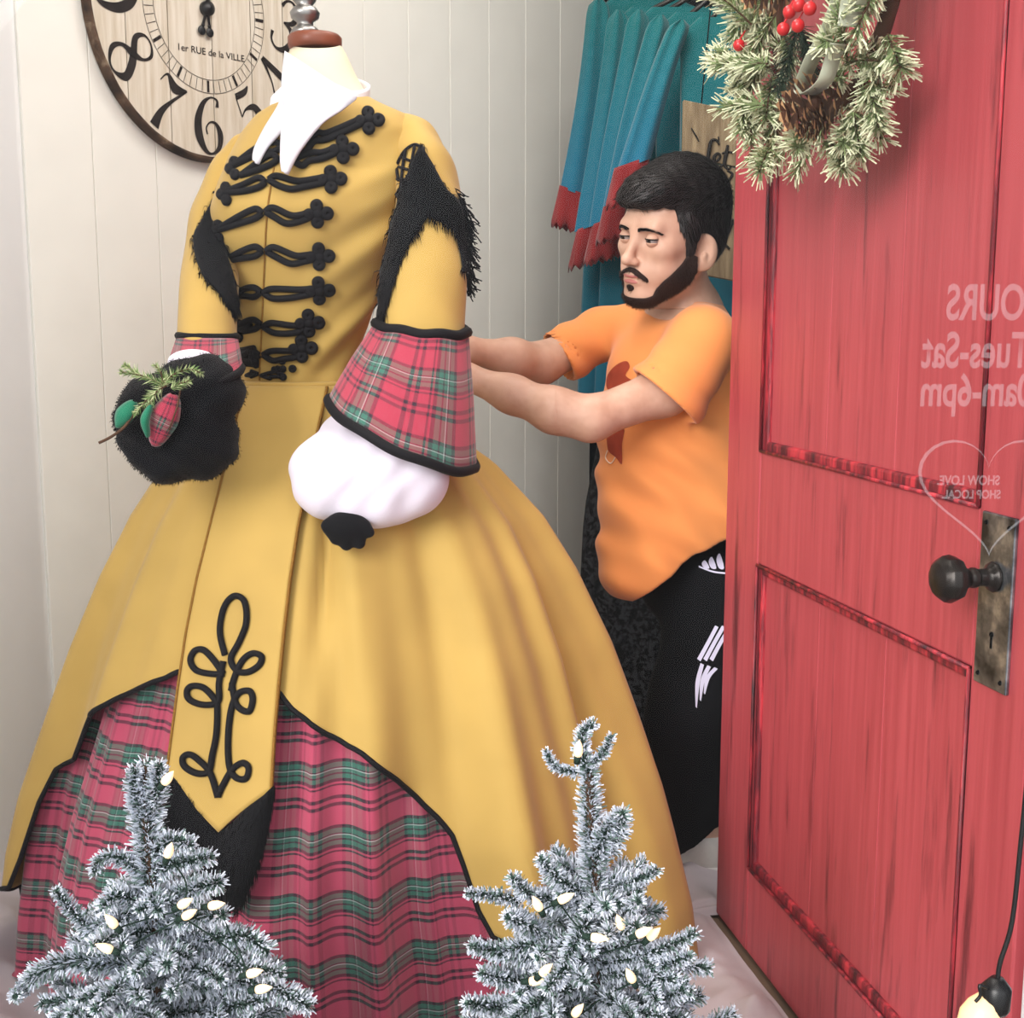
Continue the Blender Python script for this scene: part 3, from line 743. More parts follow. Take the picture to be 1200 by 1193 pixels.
# keep the hem line free of single-column jitter
ye = [c[1] for c in cols]; ye2 = [(ye[max(0, i - 1)] + ye[i] * 2 + ye[min(NS, i + 1)]) / 4 for i in range(NS + 1)]
NR = 90; rows = []
for i in range(NR + 1):
    rows.append([skirt_pt(447 + (ye2[j] - 447) * (i / NR), cols[j][0], .006, 'over') for j in range(NS + 1)])
m = MB(); m.grid(rows, False, uvs=[[(j / NS, i / NR) for j in range(NS + 2)] for i in range(NR + 1)])
over = m.build('overskirt', M['gold'], gown); weld(over); solid(over, .003, 1)
bm = bmesh.new(); bm.from_mesh(over.data); 
full = MB(); full.grid([[skirt_pt(447 + 665 * i / 80, -pi + 2 * pi * j / NS, .006, 'over') for j in range(NS + 1)] for i in range(81)], False)
fm = full.mesh('cast'); bm2 = bmesh.new(); bm2.from_mesh(fm); SB = BVHTree.FromBMesh(bm2); bm.free(); bm2.free(); bpy.data.meshes.remove(fm)
def cast(tree, px, py, off=.004):
    d = ray(px, py).normalized(); loc, nn, ix, ds = tree.ray_cast(CAM, d)
    if loc is None:
        loc, nn, ix, ds = tree.find_nearest(P(px, py, YC - .1))
    if nn.dot(d) > 0: nn = -nn
    return loc + (nn * .25 - d * .75) * off, nn
def cpath(tree, pts, off, n=5, closed=False):
    q = smoothpath([Vector((x, y, 0)) for x, y in pts], n, closed)
    return [cast(tree, p.x, p.y, off)[0] for p in q]
# black piping along the cut-away hem
m = MB(); hem = [rows[-1][j] for j in range(NS + 1)]; m.tube(hem, .0042, 6, caps=False); m.build('hem_piping', M['black_trim'], gown)
# tartan underskirt down to the floor
rows = []; uvs = []; NU = 420
for i in range(101):
    py = 600 + (1125 - 600) * i / 100; row = []; uv = []
    for j in range(NU + 1):
        a = -pi + 2 * pi * j / NU; p = skirt_pt(py, a, -.014, 'under'); p.z = max(p.z, .03)
        row.append(p); uv.append((a / (2 * pi) * 5.6, (1.25 - p.z) * 1.0))
    uv.append(uv[-1]); rows.append(row); uvs.append(uv)
m = MB(); m.grid(rows, False, uvs=uvs); us = m.build('tartan_underskirt', M['plaid'], gown); weld(us)
# crinoline tiers in black just under the gold hem at the side
# ---- centre panel with fur point
PL = [(449, 290), (500, 277), (560, 262), (620, 247), (680, 232), (740, 220), (800, 211), (860, 203), (906, 197)]
PR = [(449, 384), (500, 374), (560, 362), (620, 350), (680, 341), (740, 334), (800, 328), (860, 323), (928, 319)]
def panel_rows(off, y0, y1, n, tipx, tipy, shrink=0):
    rows = []
    for i in range(n + 1):
        t = i / n; row = []
        for j in range(25):
            u = j / 24
            yl = y0 + (906 - y0) * t; yr = y0 + (926 - y0) * t
            xl = interp(yl, [r[0] for r in PL], [r[1] for r in PL]); xr = interp(yr, [r[0] for r in PR], [r[1] for r in PR])
            x = xl + (xr - xl) * u; y = yl + (yr - yl) * u
            # last stretch dips to the V point
            tu = (tipx - 197) / (319 - 197); v = (u / tu) if u < tu else ((1 - u) / (1 - tu))
            base = 906 if u < tu else 926
            dip = (tipy - (906 + 20 * u)) * v
            y += dip * t ** 2.2
            row.append(cast(SB, x, y, off)[0])
        rows.append(row)
    return rows
pr = panel_rows(.012, 449, 906, 70, 258, 975)
m = MB(); m.grid(pr, False); cpan = m.build('centre_panel', M['gold'], gown); solid(cpan, .005, 0)
m = MB()
for side in (0, -1):
    L = [r[side] for r in pr]; m.tube(L, .0026, 6)
    for k in range(0, len(L) - 1):
        for s in range(3):
            q = L[k].lerp(L[k + 1], s / 3) + Vector((0, -.003, 0)); m.ball(q, .0026, 5, 4)
m.build('panel_braid', M['seam'], gown)
# black fur below the point: a thick pad with ragged edge
fo = [(190, 905), (186, 940), (200, 975), (222, 1010), (240, 1040), (262, 1066), (284, 1060), (304, 1012), (316, 965), (321, 925)]
fi = [(196, 900), (210, 912), (222, 928), (236, 948), (246, 962), (258, 976), (272, 966), (288, 950), (304, 936), (321, 922)]
FOo = smoothpath([Vector((x, y, 0)) for x, y in fo], 5); FIi = smoothpath([Vector((x, y, 0)) for x, y in fi], 5)
rows = []
for i in range(9):
    t = i / 8; rows.append([cast(SB, FIi[k].x * (1 - t) + FOo[k].x * t, FIi[k].y * (1 - t) + FOo[k].y * t, .009 + .008 * sin(pi * min(1, t * .9 + .08)))[0] for k in range(len(FOo))])
m = MB(); m.grid(rows, False); furp = m.build('fur_point', M['fur'], gown); solid(furp, .004, 0)
def strands(m, pts, nrm, n, ln, w, droop=.3, spread=.6, rnd=random):
    for _ in range(n):
        k = rnd.randrange(len(pts)); p = pts[k] + Vector((rnd.uniform(-1, 1), rnd.uniform(-1, 1), rnd.uniform(-1, 1))) * w * 3
        d = (nrm[k] + Vector((rnd.uniform(-spread, spread), rnd.uniform(-spread, spread), rnd.uniform(-spread, spread) - droop))).normalized()
        s = d.orthogonal().normalized() * w; L = ln * rnd.uniform(.5, 1.2)
        q = p + d * L * .55; e = p + d * L + Vector((0, 0, -L * droop))
        m.quad(p - s, p + s, q + s * .8, q - s * .8); m.tri(q - s * .8, q + s * .8, e)
m = MB(); allp = [p for r in rows for p in r]; strands(m, allp, [Vector((-.2, -.8, -.1))] * len(allp), 6500, .010, .0006, 1.0, .6)
furh = m.build('fur_pile', M['fur'], furp, False); tag(furh, kind='stuff')
# soutache scrollwork on the panel
def scroll(pts, nm='soutache', r=.0048, closed=False, off=.018, tree=None):
    m = MB(); m.tube(cpath(tree or SB, pts, off, 6, closed), r, 8); return m.build(nm, M['black_trim'], gown)
scroll([(265, 768), (259, 740), (264, 712), (276, 699), (288, 706), (290, 730), (282, 752), (272, 772), (279, 786), (292, 788), (305, 780), (308, 770), (298, 766), (286, 774), (277, 792), (272, 810)])
scroll([(273, 800), (279, 826), (293, 834), (298, 820), (294, 810), (282, 812), (274, 826), (270, 850), (269, 880), (272, 902), (280, 912), (290, 912), (293, 900), (286, 894), (274, 902), (262, 922), (257, 934)])
scroll([(264, 790), (250, 790), (232, 786), (225, 774), (230, 763), (240, 762), (252, 774), (263, 790)])
scroll([(263, 775), (258, 800), (257, 822), (240, 826), (224, 820), (221, 810), (227, 804), (240, 806), (252, 818), (256, 828), (255, 860), (250, 886), (246, 904), (232, 906), (218, 898), (216, 888), (224, 884), (236, 892), (248, 906), (257, 934)])
# seams and stitching on the bodice and skirt
m = MB()
m.tube(cpath(TB, [(322, 190), (313, 250), (309, 330), (306, 400), (304, 446)], .0008), .0016, 6)
m.build('front_closure', M['seam'], gown)
m = MB(); q = [section(TOR, 449, -pi + 2 * pi * k / 60, .006) for k in range(61)]; m.tube(q, .0055, 8, caps=False); m.build('waist_piping', M['gold'], gown)

# ---- frogging: paired cords meeting at the front closure, ending in a trefoil knot
FR = [((446, 141), (372, 160), (350, 172), (330, 172), (300, 178), (272, 196)),
      ((416, 175), (366, 183), (346, 188), (326, 187), (300, 196), (282, 206)),
      ((402, 210), (345, 216), (318, 211), (311, 214), (285, 220), (262, 226)),
      ((386, 250), (340, 256), (314, 248), (307, 250), (278, 258), (253, 270)),
      ((388, 300), (345, 303), (315, 294), (307, 294), (282, 298), (262, 306)),
      ((388, 340), (345, 343), (312, 343), (306, 342), (286, 342), (272, 348)),
      ((376, 378), (340, 385), (312, 383), (306, 380), (288, 380), (276, 386)),
      ((368, 408), (335, 415), (312, 416), (304, 416), (288, 418), (275, 420)),
      ((346, 432), (322, 438), (309, 440), (303, 438), (296, 438), (289, 440))]
for k, (e, m1, c1, c2, l1, le) in enumerate(FR):
    m = MB(); w = 1.0 if k < 8 else .6; r = .0052 * w; O = .005
    dx, dy = (e[0] - m1[0]), (e[1] - m1[1])
    sp = 6.5 * w
    m.tube(cpath(TB, [(e[0] - 22, e[1] + 1 - 3), (m1[0] + 12, m1[1] - 4), (m1[0], m1[1] - sp * .6), (c1[0] + 6, c1[1] - sp * .7), (c1[0] - 3, c1[1])], O), r, 8)
    m.tube(cpath(TB, [(e[0] - 22, e[1] + 4), (m1[0] + 12, m1[1] + 3), (m1[0] - 4, m1[1] + sp * .9), (c1[0] + 8, c1[1] + sp), (c1[0] - 3, c1[1])], O), r, 8)
    # trefoil
    for cx_, cy_, rx in ((e[0] - 3, e[1], 8), (e[0] - 15, e[1] - 9, 7), (e[0] - 14, e[1] + 10, 7), (e[0] - 24, e[1] + 1, 5.5)):
        rr = rx * w
        m.tube(cpath(TB, [(cx_ + rr * .55 * cos(t), cy_ + rr * .55 * sin(t)) for t in [2 * pi * q / 7 for q in range(7)]], O + .001, 2, True), r * 1.02, 8, closed=True)
    m.ball(cast(TB, e[0] - 14, e[1], O)[0], .009 * w, 10, 8)
    m.build('frog_fastening', M['black_trim'], gown)
    m = MB()
    m.tube(cpath(TB, [(c2[0], c2[1]), (c2[0] - 8, c2[1] - sp * .8), (l1[0], l1[1] - sp * .5), (le[0], le[1])], O), r, 8)
    m.tube(cpath(TB, [(c2[0], c2[1]), (c2[0] - 8, c2[1] + sp * .9), (l1[0], l1[1] + sp * .7), (le[0], le[1])], O), r, 8)
    if k not in (1, 8):
        for cx_, cy_ in ((le[0] - 2, le[1] + 2), (le[0] + 3, le[1] - 6), (le[0] + 4, le[1] + 9)):
            m.tube(cpath(TB, [(cx_ + 2.5 * cos(t), cy_ + 3.2 * sin(t)) for t in [2 * pi * q / 6 for q in range(6)]], O + .001, 2, True), r, 8, closed=True)
    m.build('frog_loop', M['black_trim'], gown)

# ---- sleeves
def tube_loft(name, ctrs, rads, mat, parent, n=40, flat=1., wr=0., uvscale=None, ph=0., sol=0):
    """soft sleeve along a path; rads are (across, deep)"""
    C_ = smoothpath(ctrs, 8); N = len(C_); T_ = len(ctrs) - 1
    rows = []; uvs = []; acc = 0
    for i, c in enumerate(C_):
        t = (C_[min(i + 1, N - 1)] - C_[max(i - 1, 0)]).normalized(); s = i / (N - 1) * T_
        ra_ = interp(s, range(T_ + 1), [r[0] for r in rads]); rb_ = interp(s, range(T_ + 1), [r[1] for r in rads])
        ux = Vector((1, 0, 0)); ux = (ux - t * ux.dot(t)).normalized(); uy = t.cross(ux)
        if i: acc += (c - C_[i - 1]).length
        row = []; uv = []
        for j in range(n + 1):
            a = 2 * pi * j / n; w = 1 + wr * sin(i * .8 + 2 * a + ph) * (.5 + .5 * sin(a * 3 + ph))
            row.append(c + ux * cos(a) * ra_ * w + uy * sin(a) * rb_ * w); uv.append((j / n * (uvscale or .5), acc))
        uv.append(uv[-1]); rows.append(row); uvs.append(uv)
    m = MB(); m.grid(rows, False, uvs=uvs); o = weld(m.build(name, mat, parent))
    if sol: solid(o, sol, 0)
    return o, rows
px = lambda v: v / 715.
s1c = [P(470, 146, 2.08), P(484, 166, 2.06), P(497, 200, 2.035), P(503, 250, 2.01), P(497, 320, 1.98), P(492, 412, 1.945)]
slr, srows = tube_loft('sleeve', s1c, [(px(10), px(16)), (px(26), px(36)), (px(34), px(44)), (px(40), px(42)), (px(47), px(44)), (px(51), px(46))], M['gold'], gown, 48, wr=.05)
bm = bmesh.new(); bm.from_mesh(slr.data); LB = BVHTree.FromBMesh(bm); bm.free()
s2c = [P(294, 168, 2.13), P(276, 196, 2.11), P(255, 250, 2.07), P(246, 320, 1.99), P(241, 448, 1.815)]
sll, _ = tube_loft('sleeve', s2c, [(px(14), px(20)), (px(24), px(30)), (px(29), px(32)), (px(31), px(34)), (px(33), px(34))], M['gold'], gown, 44, wr=.05, ph=1.)
# tartan cuff, flared, with black binding top and bottom; white puff sleeve and glove beneath
def ring(cx, cy, Y, rx, ry, dY, tilt=0., n=64):
    out = []
    for j in range(n):
        a = 2 * pi * j / n; x = rx * cos(a); y = ry * sin(a)
        out.append(P(cx + x * cos(tilt) - y * sin(tilt), cy + x * sin(tilt) + y * cos(tilt), Y - dY * sin(a)))
    return out
def loft_rings(name, rgs, mat, parent, k=6, uvw=.5, sol=.004, vlen=None):
    rows = []; n = len(rgs[0])
    for i in range(len(rgs) - 1):
        for s in range(k):
            t = s / k; rows.append([rgs[i][j].lerp(rgs[i + 1][j], t) for j in range(n)] + [rgs[i][0].lerp(rgs[i + 1][0], t)])
    rows.append(list(rgs[-1]) + [rgs[-1][0]]); uvs = []; acc = 0
    for i, r in enumerate(rows):
        if i: acc += (r[n // 4] - rows[i - 1][n // 4]).length
        uvs.append([(j / n * uvw, acc) for j in range(n + 2)])
    m = MB(); m.grid(rows, False, uvs=uvs); o = weld(m.build(name, mat, parent)); 
    if sol: solid(o, sol, 0)
    return o, rows
c1 = ring(494, 384, 1.945, 54, 7, .075, .10); c2 = ring(483, 440, 1.90, 73, 16, .095, .28); c3 = ring(471, 508, 1.86, 95, 21, .115, .44)
for q in (c1, c2, c3):
    for j in range(64): q[j] = q[j] + Vector((0, .0, .0015 * sin(7 * 2 * pi * j / 64)))
cuf, crow = loft_rings('cuff', [c1, c2, c3], M['plaid_cuff'], gown, 7, .62)
for rg, w_ in ((c1, .0085), (c3, .0075)):
    m = MB(); m.tube(rg, w_, 8, closed=True); m.build('cuff_binding', M['black_trim'], cuf)
l2 = [p.lerp(Vector(P(475, 480, 1.89)), .05) for p in c3]; l1 = [p.lerp(Vector(P(485, 430, 1.92)), .08) for p in c2]
loft_rings('cuff_lining', [l1, l2], M['white'], cuf, 4, 1, 0)
k1 = ring(243, 394, 1.866, 34, 1.5, .046, .02); k2 = ring(240, 415, 1.82, 40, 10, .065, -.12); k3 = ring(236, 440, 1.79, 48, 12, .08, -.2)
cu2, _ = loft_rings('cuff', [k1, k2, k3], M['plaid_cuff'], gown, 5, .5)
for rg in (k1, k3):
    m = MB(); m.tube(rg, .006, 8, closed=True); m.build('cuff_binding', M['black_trim'], cu2)
# black lattice and fringe epaulettes
def region_pts(tree, outer, n, jit=0): pass
def epaulette(tree, quads, seed, nstr, ln):
    rnd = random.Random(seed); base = MB(); pts = []; nn = []
    for (A, B) in quads:   # inner and outer border polylines, swept between
        a_ = smoothpath([Vector((x, y, 0)) for x, y in A], 5); b_ = smoothpath([Vector((x, y, 0)) for x, y in B], 5); L = min(len(a_), len(b_))
        rows = []
        for i in range(L):
            row = []
            for s in range(9):
                t = s / 8; x = a_[i].x * (1 - t) + b_[i].x * t; y = a_[i].y * (1 - t) + b_[i].y * t
                p, nr = cast(tree, x, y, .005 + .004 * rnd.random()); row.append(p); pts.append(p); nn.append(nr)
            rows.append(row)
        base.grid(rows, False)
    return base, pts, nn
ep = empty('epaulette', P(492, 180, 1.99), None); ep.parent = gown; ep.matrix_parent_inverse = root_world(gown).inverted(); ep.name = 'shoulder_trim'
qd = [([(492, 172), (478, 205), (462, 235), (450, 280), (441, 330), (438, 374)], [(498, 214), (506, 238), (500, 256), (485, 278), (468, 312), (450, 376)]),
      ([(494, 170), (508, 196), (522, 222), (536, 236), (543, 262), (546, 300)], [(497, 240), (506, 256), (520, 262), (530, 268), (537, 285), (543, 320)])]
base, pts, nn = epaulette(LB, qd, 3, 0, 0); eb = base.build('black_lace', M['fur'], ep); solid(eb, .004, 0)
m = MB(); strands(m, pts, [n_ * .4 for n_ in nn], 1500, .011, .0010, 1.1, .9); tag(m.build('fringe', M['fur'], ep, False), kind='stuff')
edge = [P(x, y, 1.985) for x, y in [(528, 226), (536, 232), (542, 242), (546, 260), (549, 280), (549, 300), (548, 320), (546, 334)]]
m = MB(); rnd = random.Random(5)
for p in smoothpath(edge, 8):
    for _ in range(5):
        d = Vector((rnd.uniform(.1, 1), rnd.uniform(-.3, .3), rnd.uniform(-1.6, .1))).normalized(); L = rnd.uniform(.008, .024); q = p + Vector((rnd.uniform(-.006, .004), 0, rnd.uniform(-.01, .01)))
        m.tube([q, q + d * L * .5, q + d * L + Vector((0, 0, -.004))], .0012, 4)
m.tube([P(x, y, 1.985) for x, y in [(532, 230), (543, 236), (548, 246), (556, 256), (562, 262)]], .0014, 4)
m.tube([P(x, y, 1.985) for x, y in [(535, 236), (548, 250), (556, 264), (561, 262)]], .0012, 4)
tag(m.build('loose_threads', M['fur'], ep, False), kind='stuff')
lat = MB()
for q in ([(468, 212), (466, 195), (474, 178), (486, 170), (494, 174)], [(468, 196), (480, 200), (494, 206)], [(470, 184), (484, 190), (495, 194)], [(476, 176), (472, 200), (470, 226)], [(486, 172), (482, 196), (478, 226)], [(466, 210), (480, 214), (492, 218)]):
    lat.tube(cpath(LB, q, .006), .0026, 6)
lat.build('lattice_cord', M['black_trim'], ep)
bm = bmesh.new(); bm.from_mesh(sll.data); L2 = BVHTree.FromBMesh(bm); bm.free()
ep2 = empty('shoulder_trim', P(265, 230, 1.95)); ep2.parent = gown; ep2.matrix_parent_inverse = root_world(gown).inverted()
qd = [([(276, 192), (262, 210), (250, 235), (238, 258), (228, 282), (236, 320), (258, 345), (272, 366)], [(286, 200), (276, 222), (266, 244), (258, 262), (262, 290), (268, 312), (272, 330), (276, 362)])]
base, pts, nn = epaulette(L2, qd, 4, 0, 0)
o = base.build('black_lace', M['fur'], ep2); solid(o, .005, 0)
m = MB(); strands(m, pts, [n_ * .4 for n_ in nn], 1900, .012, .0010, 1.0, .9); tag(m.build('fringe', M['fur'], ep2, False), kind='stuff')
lat = MB()
for q in ([(268, 200), (262, 214), (256, 228)], [(262, 204), (272, 212), (280, 218)], [(256, 214), (266, 222), (275, 230)], [(276, 196), (270, 214), (262, 232)], [(250, 226), (262, 230), (272, 238)]):
    lat.tube(cpath(L2, q, .007), .0022, 6)
lat.build('lattice_cord', M['black_trim'], ep2)

# ---- white blouse: stand collar, two pointed tabs, gauze undersleeves
blouse = empty('white_blouse', P(390, 110, YC), 'white blouse with pointed collar tabs and gauze undersleeve under the gold gown', 'blouse')
nk = [ring(384, 96, YC, 49, 10, .055, .10), ring(381, 110, YC, 51, 12, .06, .12), ring(378, 124, YC, 60, 16, .075, .14), ring(384, 138, YC, 68, 20, .09, .14)]
loft_rings('collar', nk, M['white'], blouse, 4, 1, .004)
def slabpoly(name, outline, Yf, mat, parent, th=.006, n=6):
    # soft flap: outline given left and right borders from top to tip
    L_, R_ = outline; a_ = smoothpath([Vector((x, y, 0)) for x, y in L_], n); b_ = smoothpath([Vector((x, y, 0)) for x, y in R_], n)
    rows = []
    for i in range(min(len(a_), len(b_))):
        row = []
        for s in range(9):
            t = s / 8; x = a_[i].x * (1 - t) + b_[i].x * t; y = a_[i].y * (1 - t) + b_[i].y * t
            p = Yf(x, y, t, i / (len(a_) - 1)); row.append(p)
        rows.append(row)
    m = MB(); m.grid(rows, False); o = weld(m.build(name, mat, parent)); solid(o, th, 0); return o
LAY = [0.0]
def onbod(x, y, t, s):
    p = cast(TB, x, y, .012 + .008 * sin(pi * t) + LAY[0])[0]
    q = P(x, y, YC - .085 - LAY[0])
    w = max(0, min(1, (y - 118) / 30)); return q.lerp(p, w)
slabpoly('collar_tab', ([(332, 92), (326, 125), (308, 160), (300, 178), (299, 190)], [(372, 95), (362, 130), (338, 150), (316, 172), (303, 194)]), onbod, M['white'], blouse)
LAY[0] = .014
slabpoly('collar_tab', ([(334, 60), (330, 100), (334, 130), (332, 160), (331, 190), (333, 204)], [(392, 98), (418, 112), (404, 128), (378, 148), (352, 180), (337, 207)]), onbod, M['white'], blouse)
# big gauze puff hanging out of the cuff
pf = Sdf(); 
pf.ell(P(448, 506, 1.872), (.092, .052, .045), .03); pf.ell(P(425, 545, 1.825), (.102, .06, .055), .04); pf.ell(P(450, 570, 1.825), (.085, .055, .055), .04); pf.ell(P(388, 560, 1.815), (.045, .045, .05), .04); pf.ell(P(430, 590, 1.820), (.05, .045, .032), .03)
def crump(D, X, Y, Z): return D + .0022 * np.sin(X * 60 + 5 * np.sin(Z * 16)) * np.sin(Z * 24 + 3 * np.sin(X * 20)) + .0012 * np.sin(X * 130 - Z * 30 + 4 * np.sin(Z * 25))
pf.fn(crump); pf.ell(P(376, 578, 1.82), (.030, .035, .026), .03).ell(P(496, 562, 1.83), (.034, .038, .036), .03); c = P(435, 545, 1.825)
puff = pf.build('undersleeve', c - Vector((.16, .11, .15)), c + Vector((.16, .11, .15)), .0045, M['white_puff'], blouse)
pf = Sdf(); pf.ell(P(226, 424, 1.775), (.036, .022, .018), .02); c = P(226, 424, 1.775)
pf.build('undersleeve', c - Vector((.06, .05, .05)), c + Vector((.06, .05, .05)), .004, M['white_puff'], blouse)

# ---- glove: stuffed black hand end under the puff
glove = empty('black_glove', P(405, 620, 1.77), 'black glove tip poking out below the white undersleeve', 'glove')
gf = Sdf(); gf.ell(P(406, 618, 1.775), (.034, .024, .024), .01)
for (x, y, x2, y2, r) in ((390, 618, 383, 616, .010), (396, 622, 394, 632, .010), (408, 624, 406, 638, .011), (420, 622, 421, 636, .011), (428, 618, 433, 624, .009)):
    gf.cap(P(x, y, 1.77), P(x2, y2, 1.768), r, r * .85, .006)
c = P(408, 622, 1.77); gf.build('palm', c - Vector((.06, .05, .06)), c + Vector((.06, .05, .06)), .003, M['fur'], glove)

# ---- dress form
form = empty('dress_form', Vector((P(390, 1100, YC).x, YC + .02, .0)), 'cream dress form with wooden neck cap and pewter finial', 'mannequin')
m = MB()
rgs = [ring(370, 52, YC, 29, 4.5, .040), ring(372, 64, YC, 34, 5, .045), ring(376, 88, YC, 41, 7, .052), ring(380, 112, YC, 50, 9, .062), ring(385, 132, YC, 74, 12, .075), ring(384, 160, YC, 92, 14, .085), ring(366, 250, YC, 84, 12, .075), ring(352, 350, YC, 62, 10, .062), ring(350, 440, YC, 48, 8, .055), ring(352, 500, YC, 66, 10, .08), ring(354, 560, YC, 70, 10, .09)]
loft_rings('torso', rgs, M['form'], form, 4, 1, 0)
m = MB(); cpt = P(369, 49, YC); m.lathe([(0, -.012), (.041, -.012), (.043, -.006), (.043, .006), (.039, .010), (0, .010)], cpt, (0, 0, 1), 32); m.build('neck_cap', M['neck_wood'], form)
m = MB(); m.lathe([(0, .008), (.020, .008), (.024, .013), (.020, .020), (.013, .024), (.013, .030), (.022, .036), (.024, .044), (.018, .052), (.012, .055), (.018, .062), (.021, .074), (.017, .086), (.008, .094), (0, .097)], P(358, 49, YC), (0, 0, 1), 24); m.build('finial', M['pewter'], form)
m = MB(); fx = P(352, 560, YC).x; fz = P(352, 560, YC).z; m.lathe([(0, 0), (.17, 0), (.17, .02), (.03, .03), (.018, .06), (.018, fz), (0, fz)], Vector((fx, YC, .03)), (0, 0, 1), 24); m.build('stand', M['pewter'], form)

# ---- black muff with conifer sprig and tartan bow tails
muff = empty('black_muff', P(210, 510, 1.80), 'round black quilted muff with a conifer sprig and tartan ribbons', 'muff')
mf = Sdf(); MY = 1.76
for x, y, rx, rz, ry in ((222, 470, .082, .075, .065), (208, 505, .085, .072, .07), (178, 478, .052, .058, .055), (250, 455, .050, .055, .05), (240, 520, .055, .062, .055), (195, 535, .05, .045, .05), (165, 500, .04, .045, .045)):
    mf.ell(P(x, y, MY), (rx * .78, ry, rz * .78), .03)
def quilt(D, X, Y, Z): return D + .0035 * np.sin(X * 95 + 2 * np.sin(Z * 40)) * np.sin(Z * 105) + .002 * np.sin(X * 40 + Z * 70)
mf.fn(quilt); c = P(208, 498, MY)
mfm = mf.mesh('muff_body', c - Vector((.15, .12, .16)), c + Vector((.15, .12, .16)), .005); link('quilted_body', mfm, M['fur'], muff)
bm = bmesh.new(); bm.from_mesh(mfm); MBV = BVHTree.FromBMesh(bm); bm.free()
m = MB(); vs = [v_.co.copy() for v_ in mfm.vertices]; ns_ = [v_.normal.copy() for v_ in mfm.vertices]; strands(m, vs, ns_, 5000, .0035, .0005, .3, .8); tag(m.build('pile', M['fur'], muff, False), kind='stuff')
M['needle_green'] = plain('juniper_green', srgb(112, 138, 84), .7, .35, 60, 0)
M['needle_pale'] = plain('pale_frosted_green', srgb(188, 198, 150), .7, .2, 60, 0)
M['twig'] = plain('brown_twig', srgb(84, 62, 48), .8, .25, 60, .2)
def sprig(m, path, n, ln, w, lean=.8, tip=0, mi=(0, 1), pr=.5, rnd=random, taper=.5, two=False):
    path = [Vector(p) for p in path]; L = len(path) - 1
    for k in range(n):
        s = rnd.random() ** .85 * L; i = min(int(s), L - 1); p = path[i].lerp(path[i + 1], s - i); t = (path[i + 1] - path[i]).normalized()
        o = t.orthogonal().normalized(); b = t.cross(o); a = rnd.random() * 2 * pi
        d = (o * cos(a) + b * sin(a) + t * lean * rnd.uniform(.5, 1.4)).normalized()
        l = ln * rnd.uniform(.6, 1.15) * (1 - (1 - taper) * s / L)
        sd = d.cross(Vector((rnd.random() - .5, rnd.random() - .5, rnd.random() - .5))).normalized() * w
        c_ = mi[0] if rnd.random() < pr else mi[1]
        if two:
            q = p + d * l * .55; m.quad(p - sd, p + sd, q + sd, q - sd, mi[0]); e = p + d * l; m.quad(q - sd * 1.1, q + sd * 1.1, e + sd * .9, e - sd * .9, mi[1])
        else: m.tri(p - sd, p + sd, p + d * l, c_)
rnd = random.Random(11)
for (pts_, n) in (([(190, 450), (165, 440), (142, 436)], 160), ([(195, 452), (178, 462), (166, 476), (158, 484)], 150), ([(192, 448), (205, 438), (222, 432), (236, 438)], 170), ([(190, 455), (190, 440), (182, 428)], 120), ([(200, 455), (210, 450), (222, 446)], 110), ([(184, 458), (176, 472), (178, 486)], 110), ([(165, 442), (152, 432), (146, 428)], 90)):
    path = smoothpath([P(x, y, MY - .085 - .01 * rnd.random()) for x, y in pts_], 4); m = MB(); sprig(m, path, n, .016, .0010, .9, rnd=rnd, pr=.45)
    m.tube(path, .0012, 5, mi=2); o = m.build('conifer_sprig', [M['needle_green'], M['needle_pale'], M['twig']], muff, False)
def ribbon(pts_, w, mat, nm, Y0=MY - .075):
    path = smoothpath([P(x, y, Y0 - .012 * math.sin(pi * i / (len(pts_) - 1))) for i, (x, y) in enumerate(pts_)], 6); N = len(path)
    rows = []; uvs = []
    for i, p in enumerate(path):
        t = (path[min(i + 1, N - 1)] - path[max(i - 1, 0)]).normalized(); sdv = t.cross(Vector((0, -1, 0))).normalized(); s = i / (N - 1); ww = w * (.12 + .88 * sin(pi * min(1, s * .95 + .03)) ** .8)
        rows.append([p + sdv * ww * (u - .5) + Vector((0, -.008 * (1 - (2 * u - 1) ** 2), 0)) for u in (0, .25, .5, .75, 1)]); uvs.append([(u * .10 + .1, s * .14) for u in (0, .25, .5, .75, 1, 1)])
    m = MB(); m.grid(rows, False, uvs=uvs); o = m.build(nm, mat, muff); solid(o, .0012, 0); return o
ribbon([(204, 462), (196, 482), (188, 500), (181, 522)], .040, M['plaid_cuff'], 'tartan_ribbon')
M['rib_green'] = cloth('green_ribbon', srgb(40, 120, 92), .7)
ribbon([(178, 474), (170, 492), (174, 512)], .012, M['rib_green'], 'green_ribbon_edge', MY - .09)
ribbon([(158, 470), (146, 486), (138, 500)], .024, M['rib_green'], 'tartan_ribbon')
m = MB(); m.tube(smoothpath([P(160, 480, MY - .085), P(146, 500, MY - .09), P(130, 512, MY - .09), P(116, 519, MY - .09)], 4), .0022, 6); m.build('stem', M['twig'], muff); m = MB(); m.tube([P(212, 452, MY - .085), P(208, 476, MY - .095), P(198, 504, MY - .095)], .0012, 5); m.build('stem', M['twig'], muff)

